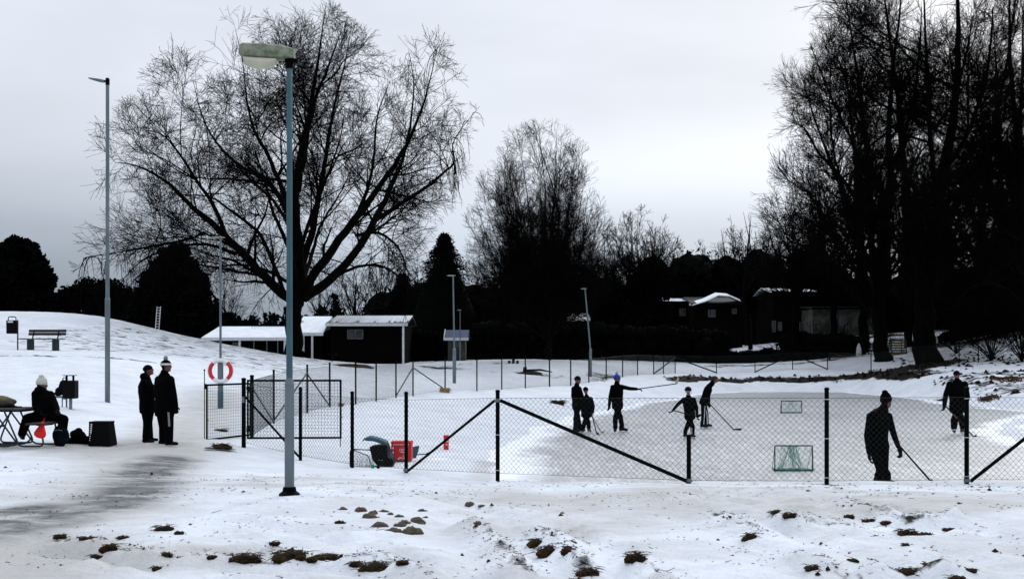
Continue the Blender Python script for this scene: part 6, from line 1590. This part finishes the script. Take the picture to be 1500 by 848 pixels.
small = [(88,790,12,6),(128,792,20,6),(142,796,12,6),(180,789,14,5),(262,782,9,5),(232,816,12,7),(244,814,14,7),(337,813,16,8),(310,815,10,5),(402,809,10,5),(440,815,9,6),(455,817,10,7),(468,819,12,7),(520,824,14,8),(590,828,14,6),(600,842,30,5),
         (832,808,14,11),(845,825,16,10),(838,795,8,5),(1243,743,12,6),(1157,767,18,7),(1136,764,8,5),(1272,764,14,6),(1298,753,10,5),(1190,824,14,8),(1422,836,9,4),(1358,766,16,4),(1250,822,10,4),(318,661,14,6),(332,660,12,5),(1326,798,6,4),(498,766,12,4),(1390,760,12,4)]
for i, (a, b, c, d_) in enumerate(small): blob('turf_clod', a, b, c, d_, 'clod' if i % 3 else 'clod_o', 'small '+CL, 'turf clods in the snow', 240+i)
blob('turf_clod', 324, 656, 26, 9, 'clod', 'flat dark heap of turf on the snow at the foot of the open gate', 'turf clods in the snow', 290)
blob('turf_clod', 324, 631, 20, 6, 'clod', 'dark heap of turf just inside the open left gate leaf', 'turf clods in the snow', 291)
stones = [(502,746,13,6),(527,748,17,10),(541,758,14,12),(547,752,12,8),(562,749,14,6),(571,753,10,5),(584,757,12,7),(556,771,12,13),(577,778,22,10),(586,770,14,9),(603,780,20,16),(610,764,14,12),(594,766,16,8),(618,748,15,5),(623,758,8,4),(687,735,13,8),(706,739,12,4),(700,762,10,6)]
for i, (a, b, c, d_) in enumerate(stones): blob('stone', a, b, c, d_, 'rock', 'brown stone poking through the snow right of the nearest lamp foot', 'stones poking through the snow', 300+i, rough=.3, cat='stone', blades=False)
# snow-dusted lumps
# straw tufts by the far fence
for i, (px, py, d_, w_, h_, m_, lb_) in enumerate([(652,575,44.5,16,8,'straw','straw coloured grass tuft at the foot of a far fence post'),(500,598,34,8,5,'straw','small straw tuft inside the right gate leaf'),(818,588,44,22,7,'clod_o','olive brown grass patch on the snow bank left of the tall skater')]):
    b = W(px, py, d_); b[2] = gz(b[0], b[1]); rg = np.random.default_rng(400+i); e = MB(); wd = w_/F*d_/2; hh = h_/F*d_
    e.ell((0, 0, 0), (wd*.8, wd*.5, hh*.6), seed=i, amp=.25)
    for q in range(140):
        a = rg.uniform(0, 6.28); r = rg.random()**.5*wd*.6; p = np.array([math.cos(a)*r, math.sin(a)*r*.6, 0]); tip = p+np.array([math.cos(a)*wd*.7, math.sin(a)*wd*.5, hh*rg.uniform(.1, .9)]); e.tube([p, (p+tip)/2+(0, 0, hh*.4), tip], [.012, .009, .003], 3, caps=False)
    o = e.build('grass_tuft', M[m_], None); o.location = tuple(b); tag(o, lb_, 'grass tuft', 'grass tufts round the rink')
# loose dead stalks and crumbs all over
rg = np.random.default_rng(500); n = 110000
X = rg.uniform(-9, 10.5, n); Y = 7+rg.random(n)**1.3*10
dens = .015+.55*sstep(.5, .8, vnoise(X*.9+Y*.7, Y*2.2-X*.5, 61))*sstep(.45, .8, vnoise(X*4, Y*5, 64))*sstep(-2, 4, X)+.16*sstep(.6, .8, vnoise(X*1.1, Y*2, 63))+sum(1.2*np.exp(-(seg_d(X, Y, r)/.10)**2) for r in RIDGES)+sum(.7*np.exp(-(seg_d(X, Y, r)/.07)**2) for r in TRACKS)*sstep(.35, .7, vnoise(X*1.3, Y*1.3, 65))
keep = (rg.random(n) < dens*.42) & (ice_sd(X, Y) > .2) & (np.abs(X)/Y < .56)
X, Y = X[keep], Y[keep]; Z = ground(X, Y)+.004; k = len(X)
a = rg.uniform(0, np.pi, k); L_ = rg.uniform(.008, .05, k)*(1+1.2*(rg.random(k) < .06)); el = rg.uniform(-.02, .35, k)*(rg.random(k) < .5); dv = np.stack([np.cos(a)*np.cos(el), np.sin(a)*.8*np.cos(el), np.sin(el)], 1)
P0 = np.stack([X, Y, Z], 1); P = np.stack([P0, P0+dv*L_[:, None]*.5+rg.normal(size=(k, 3))*.006, P0+dv*L_[:, None]], 1); P[..., 2] = np.maximum(P[..., 2], Z[:, None])
v1 = tubes(P, np.full((k, 3), .0017)*rg.uniform(.6, 1.8, k)[:, None], 3)
# crumbs of earth
q = rg.random(k) < .35; c = P0[q]; s_ = rg.uniform(.004, .014, len(c))*(1+1.5*(rg.random(len(c)) < .08)); oc = np.array([[1,0,0],[-.5,.87,0],[-.5,-.87,0],[0,0,.8],[0,0,-.5]])
V = (c[:, None]+oc[None]*s_[:, None, None]*rg.uniform(.6, 1.4, (len(c), 5, 1))).reshape(-1, 3); ii = np.arange(len(c))[:, None]*5
Fq = np.concatenate([ii+np.array([[0, 1, 3, 3]]), ii+np.array([[1, 2, 3, 3]]), ii+np.array([[2, 0, 3, 3]])])
tag(tris_mesh('dead_grass', v1[0], v1[1], M['grass']), 'dead grass stalks strewn over the foreground snow', 'grass', kind='stuff')
o = tris_mesh('soil_crumbs', V, Fq[:, :3], M['clod']); tag(o, 'crumbs of earth scattered over the foreground snow', 'soil', kind='stuff')
# rust coloured leaf litter on the right bank
rg = np.random.default_rng(510); C = []
for px, py, wd in ((1478,548,.7),(1466,553,.5),(1486,545,.4),(1444,562,.3),(1452,556,.35),(1440,568,.25),(1462,545,.3),(1382,545,.3),(1378,556,.2)):
    d_ = 50 if py > 555 else 54; x = (px-CX)/F*d_; m_ = int(200*wd); C.append(np.stack([x+rg.normal(size=m_)*wd*.42, d_+rg.normal(size=m_)*wd*.9], 1))
C = np.concatenate(C); Z = ground(C[:, 0], C[:, 1]); c = np.c_[C, Z+rg.uniform(.0, .07, len(C))]; a = unit_ = rg.normal(size=(len(c), 3)); a /= np.linalg.norm(a, axis=1, keepdims=True); b = np.cross(a, rg.normal(size=(len(c), 3))); b /= np.linalg.norm(b, axis=1, keepdims=True)
V = np.stack([c-a*.08, c+b*.05, c+a*.08, c-b*.05], 1).reshape(-1, 3); tag(tris_mesh('leaf_litter', V, np.arange(len(V)).reshape(-1, 4), M['orange_leaf']), 'rust coloured leaf litter on the snowy bank at the right', 'leaves', kind='stuff')
# rough earth and snow chunks along the back bank
rg = np.random.default_rng(520); n = 5200; X = rg.uniform(8, 38, n); Y = rg.uniform(44, 80, n); so = soilmask(X, Y); keep = (rg.random(n) < so*1.2) & (ice_sd(X, Y) > 1.5) & (so > .35); X, Y = X[keep], Y[keep]; Z = ground(X, Y)
oc = np.array([[1,0,0],[-.4,.9,0],[-.6,-.8,.1],[.1,.1,.75],[.5,-.6,.3]]); s_ = rg.uniform(.06, .24, len(X)); V = (np.c_[X, Y, Z-.03][:, None]+(oc[None]*rg.uniform(.6, 1.4, (len(X), 5, 3)))*s_[:, None, None]).reshape(-1, 3); ii = np.arange(len(X))[:, None]*5
Fq = np.concatenate([ii+np.array([t_]) for t_ in ([0,1,3],[1,2,3],[2,4,3],[4,0,3])]); tag(tris_mesh('bank_soil', V, Fq, M['earth']), 'dark churned earth along the far bank of the rink', 'soil', kind='stuff')
# small dark twigs/rubble on the field
for px, py, d_, L_ in ((510,547,56,1.3),(522,550,55,.9),(770,551,60,.9),(776,549,60.5,.6)):
    b = W(px, py, d_); b[2] = gz(b[0], b[1]); e = MB(); rg = np.random.default_rng(int(px)); e.ell((0, 0, .0), (L_, .35, .12), seed=int(px), amp=.35, n=20, m=10)
    o = e.build('turf_clod', M['clod'], None, smooth=True); o.location = tuple(b); tag(o, 'dark earth heap on the open snowfield beyond the far fence', 'clod', 'earth heaps on the field')
b = W(769, 551, 60); b[2] = gz(b[0], b[1]); e = MB(); e.lathe([(.16, 0), (.12, .25), (.10, .42)], (0, 0, 0), 10); e.tube([(0, 0, .2), (.9, .2, .25), (1.6, .2, .12)], [.09, .07, .03], 6)
o = e.build('tree_stump', M['bark'], None); o.location = tuple(b); tag(o, 'small dark tree stump with a fallen branch on the snowfield', 'stump')
for px, py, hpx in ((746,531,4),(752,532,7),(758,531,4)):
    b = W(px, py, 68); b[2] = gz(b[0], b[1]); e = MB(); e.lathe([(.10, -.1), (.09, hpx/F*68), (.03, hpx/F*68+.02)], (0, 0, 0), 8); o = e.build('bollard', M['black_metal'], None); o.location = tuple(b); tag(o, 'short dark bollard on the snowfield left of the bushy tree trunk', 'bollard', 'short bollards on the field')
# ------------------------------------------------------------------ camera, light, sky
cam_d = bpy.data.cameras.new('camera'); cam = bpy.data.objects.new('camera', cam_d); COL.objects.link(cam)
cam.location = (0, 0, CAMZ); cam.rotation_euler = (math.pi/2, 0, 0)
cam_d.sensor_width = 36; cam_d.lens = 36; cam_d.shift_y = 104/1500; cam_d.clip_end = 4000; cam_d.clip_start = .1
scene.camera = cam
w = bpy.data.worlds.new('World'); scene.world = w; w.use_nodes = True
nt = w.node_tree; L = nt.links.new; bg = nt.nodes['Background']
EL, AZ = math.radians(28), math.radians(30)
sky = N(nt, 'ShaderNodeTexSky', sky_type='NISHITA'); sky.sun_disc = False; sky.sun_elevation = EL; sky.sun_rotation = AZ; sky.dust_density = 4
tc = N(nt, 'ShaderNodeTexCoord'); sep = N(nt, 'ShaderNodeSeparateXYZ'); L(tc.outputs['Generated'], sep.inputs[0])
def MR(src, a, b, c, d, smooth=True):
    r = N(nt, 'ShaderNodeMapRange'); r.interpolation_type = 'SMOOTHSTEP' if smooth else 'LINEAR'
    for k, v in zip(('From Min', 'From Max', 'To Min', 'To Max'), (a, b, c, d)): r.inputs[k].default_value = v
    L(src, r.inputs['Value']); return r.outputs[0]
def MA(op, a, b):
    n = N(nt, 'ShaderNodeMath', operation=op)
    for i, v in enumerate((a, b)):
        if isinstance(v, (int, float)): n.inputs[i].default_value = v
        else: L(v, n.inputs[i])
    return n.outputs[0]
mp = N(nt, 'ShaderNodeMapping'); mp.inputs['Scale'].default_value = (1, 1, 3.4); L(tc.outputs['Generated'], mp.inputs[0])
n1 = N(nt, 'ShaderNodeTexNoise'); n1.inputs['Scale'].default_value = 1.7; n1.inputs['Detail'].default_value = 4; n1.inputs['Roughness'].default_value = .5; n1.inputs['Distortion'].default_value = .3
L(mp.outputs[0], n1.inputs['Vector'])
z = sep.outputs['Z']; x = sep.outputs['X']
base = MA('ADD', MR(z, .0, .26, .42, .66), MA('MULTIPLY', MA('SUBTRACT', n1.outputs['Fac'], .5), .42))
# bright break in the cloud to the right, heavier cloud low on the left
band = MA('MULTIPLY', MA('MULTIPLY', MR(z, .12, .18, 0, 1), MR(z, .185, .25, 1, 0)), MR(x, -.05, .12, 0, .14))
dark = MA('MULTIPLY', MR(x, .0, -.36, 0, 1), MR(z, .0, .28, .23, 0))
val = MA('SUBTRACT', MA('ADD', base, band), dark)
val = MA('ADD', val, MR(z, .30, .75, 0, .48))
cc = N(nt, 'ShaderNodeMix', data_type='RGBA'); cc.blend_type = 'MIX'; L(MR(z, .02, .22, 0, 1), cc.inputs[0]); cc.inputs[6].default_value = (.80, .95, 1.14, 1); cc.inputs[7].default_value = (.92, .98, 1.09, 1)
mul = N(nt, 'ShaderNodeVectorMath', operation='SCALE'); L(cc.outputs[2], mul.inputs[0]); L(MA('MULTIPLY', val, 10.9), mul.inputs['Scale'])
mx = N(nt, 'ShaderNodeMix', data_type='RGBA'); mx.inputs[0].default_value = .95; L(sky.outputs[0], mx.inputs[6]); L(mul.outputs[0], mx.inputs[7])
L(mx.outputs[2], bg.inputs['Color']); bg.inputs['Strength'].default_value = .1
sd = bpy.data.lights.new('sun', 'SUN'); so = bpy.data.objects.new('sun', sd); COL.objects.link(so)
sd.energy = .85; sd.angle = math.radians(14); sd.color = (1, .97, .93)
dirv = Vector((math.sin(AZ)*math.cos(EL), math.cos(AZ)*math.cos(EL), math.sin(EL)))
so.rotation_euler = (dirv).to_track_quat('Z', 'Y').to_euler()
vs = scene.view_settings; vs.view_transform = 'Standard'; vs.look = 'None'; vs.exposure = 0.22; vs.gamma = 1; vs.use_curve_mapping = False
scene.render.resolution_x = 1024; scene.render.resolution_y = 578
scene.render.engine = 'CYCLES'
scene.cycles.max_bounces = 5; scene.cycles.diffuse_bounces = 2
bpy.context.view_layer.update()
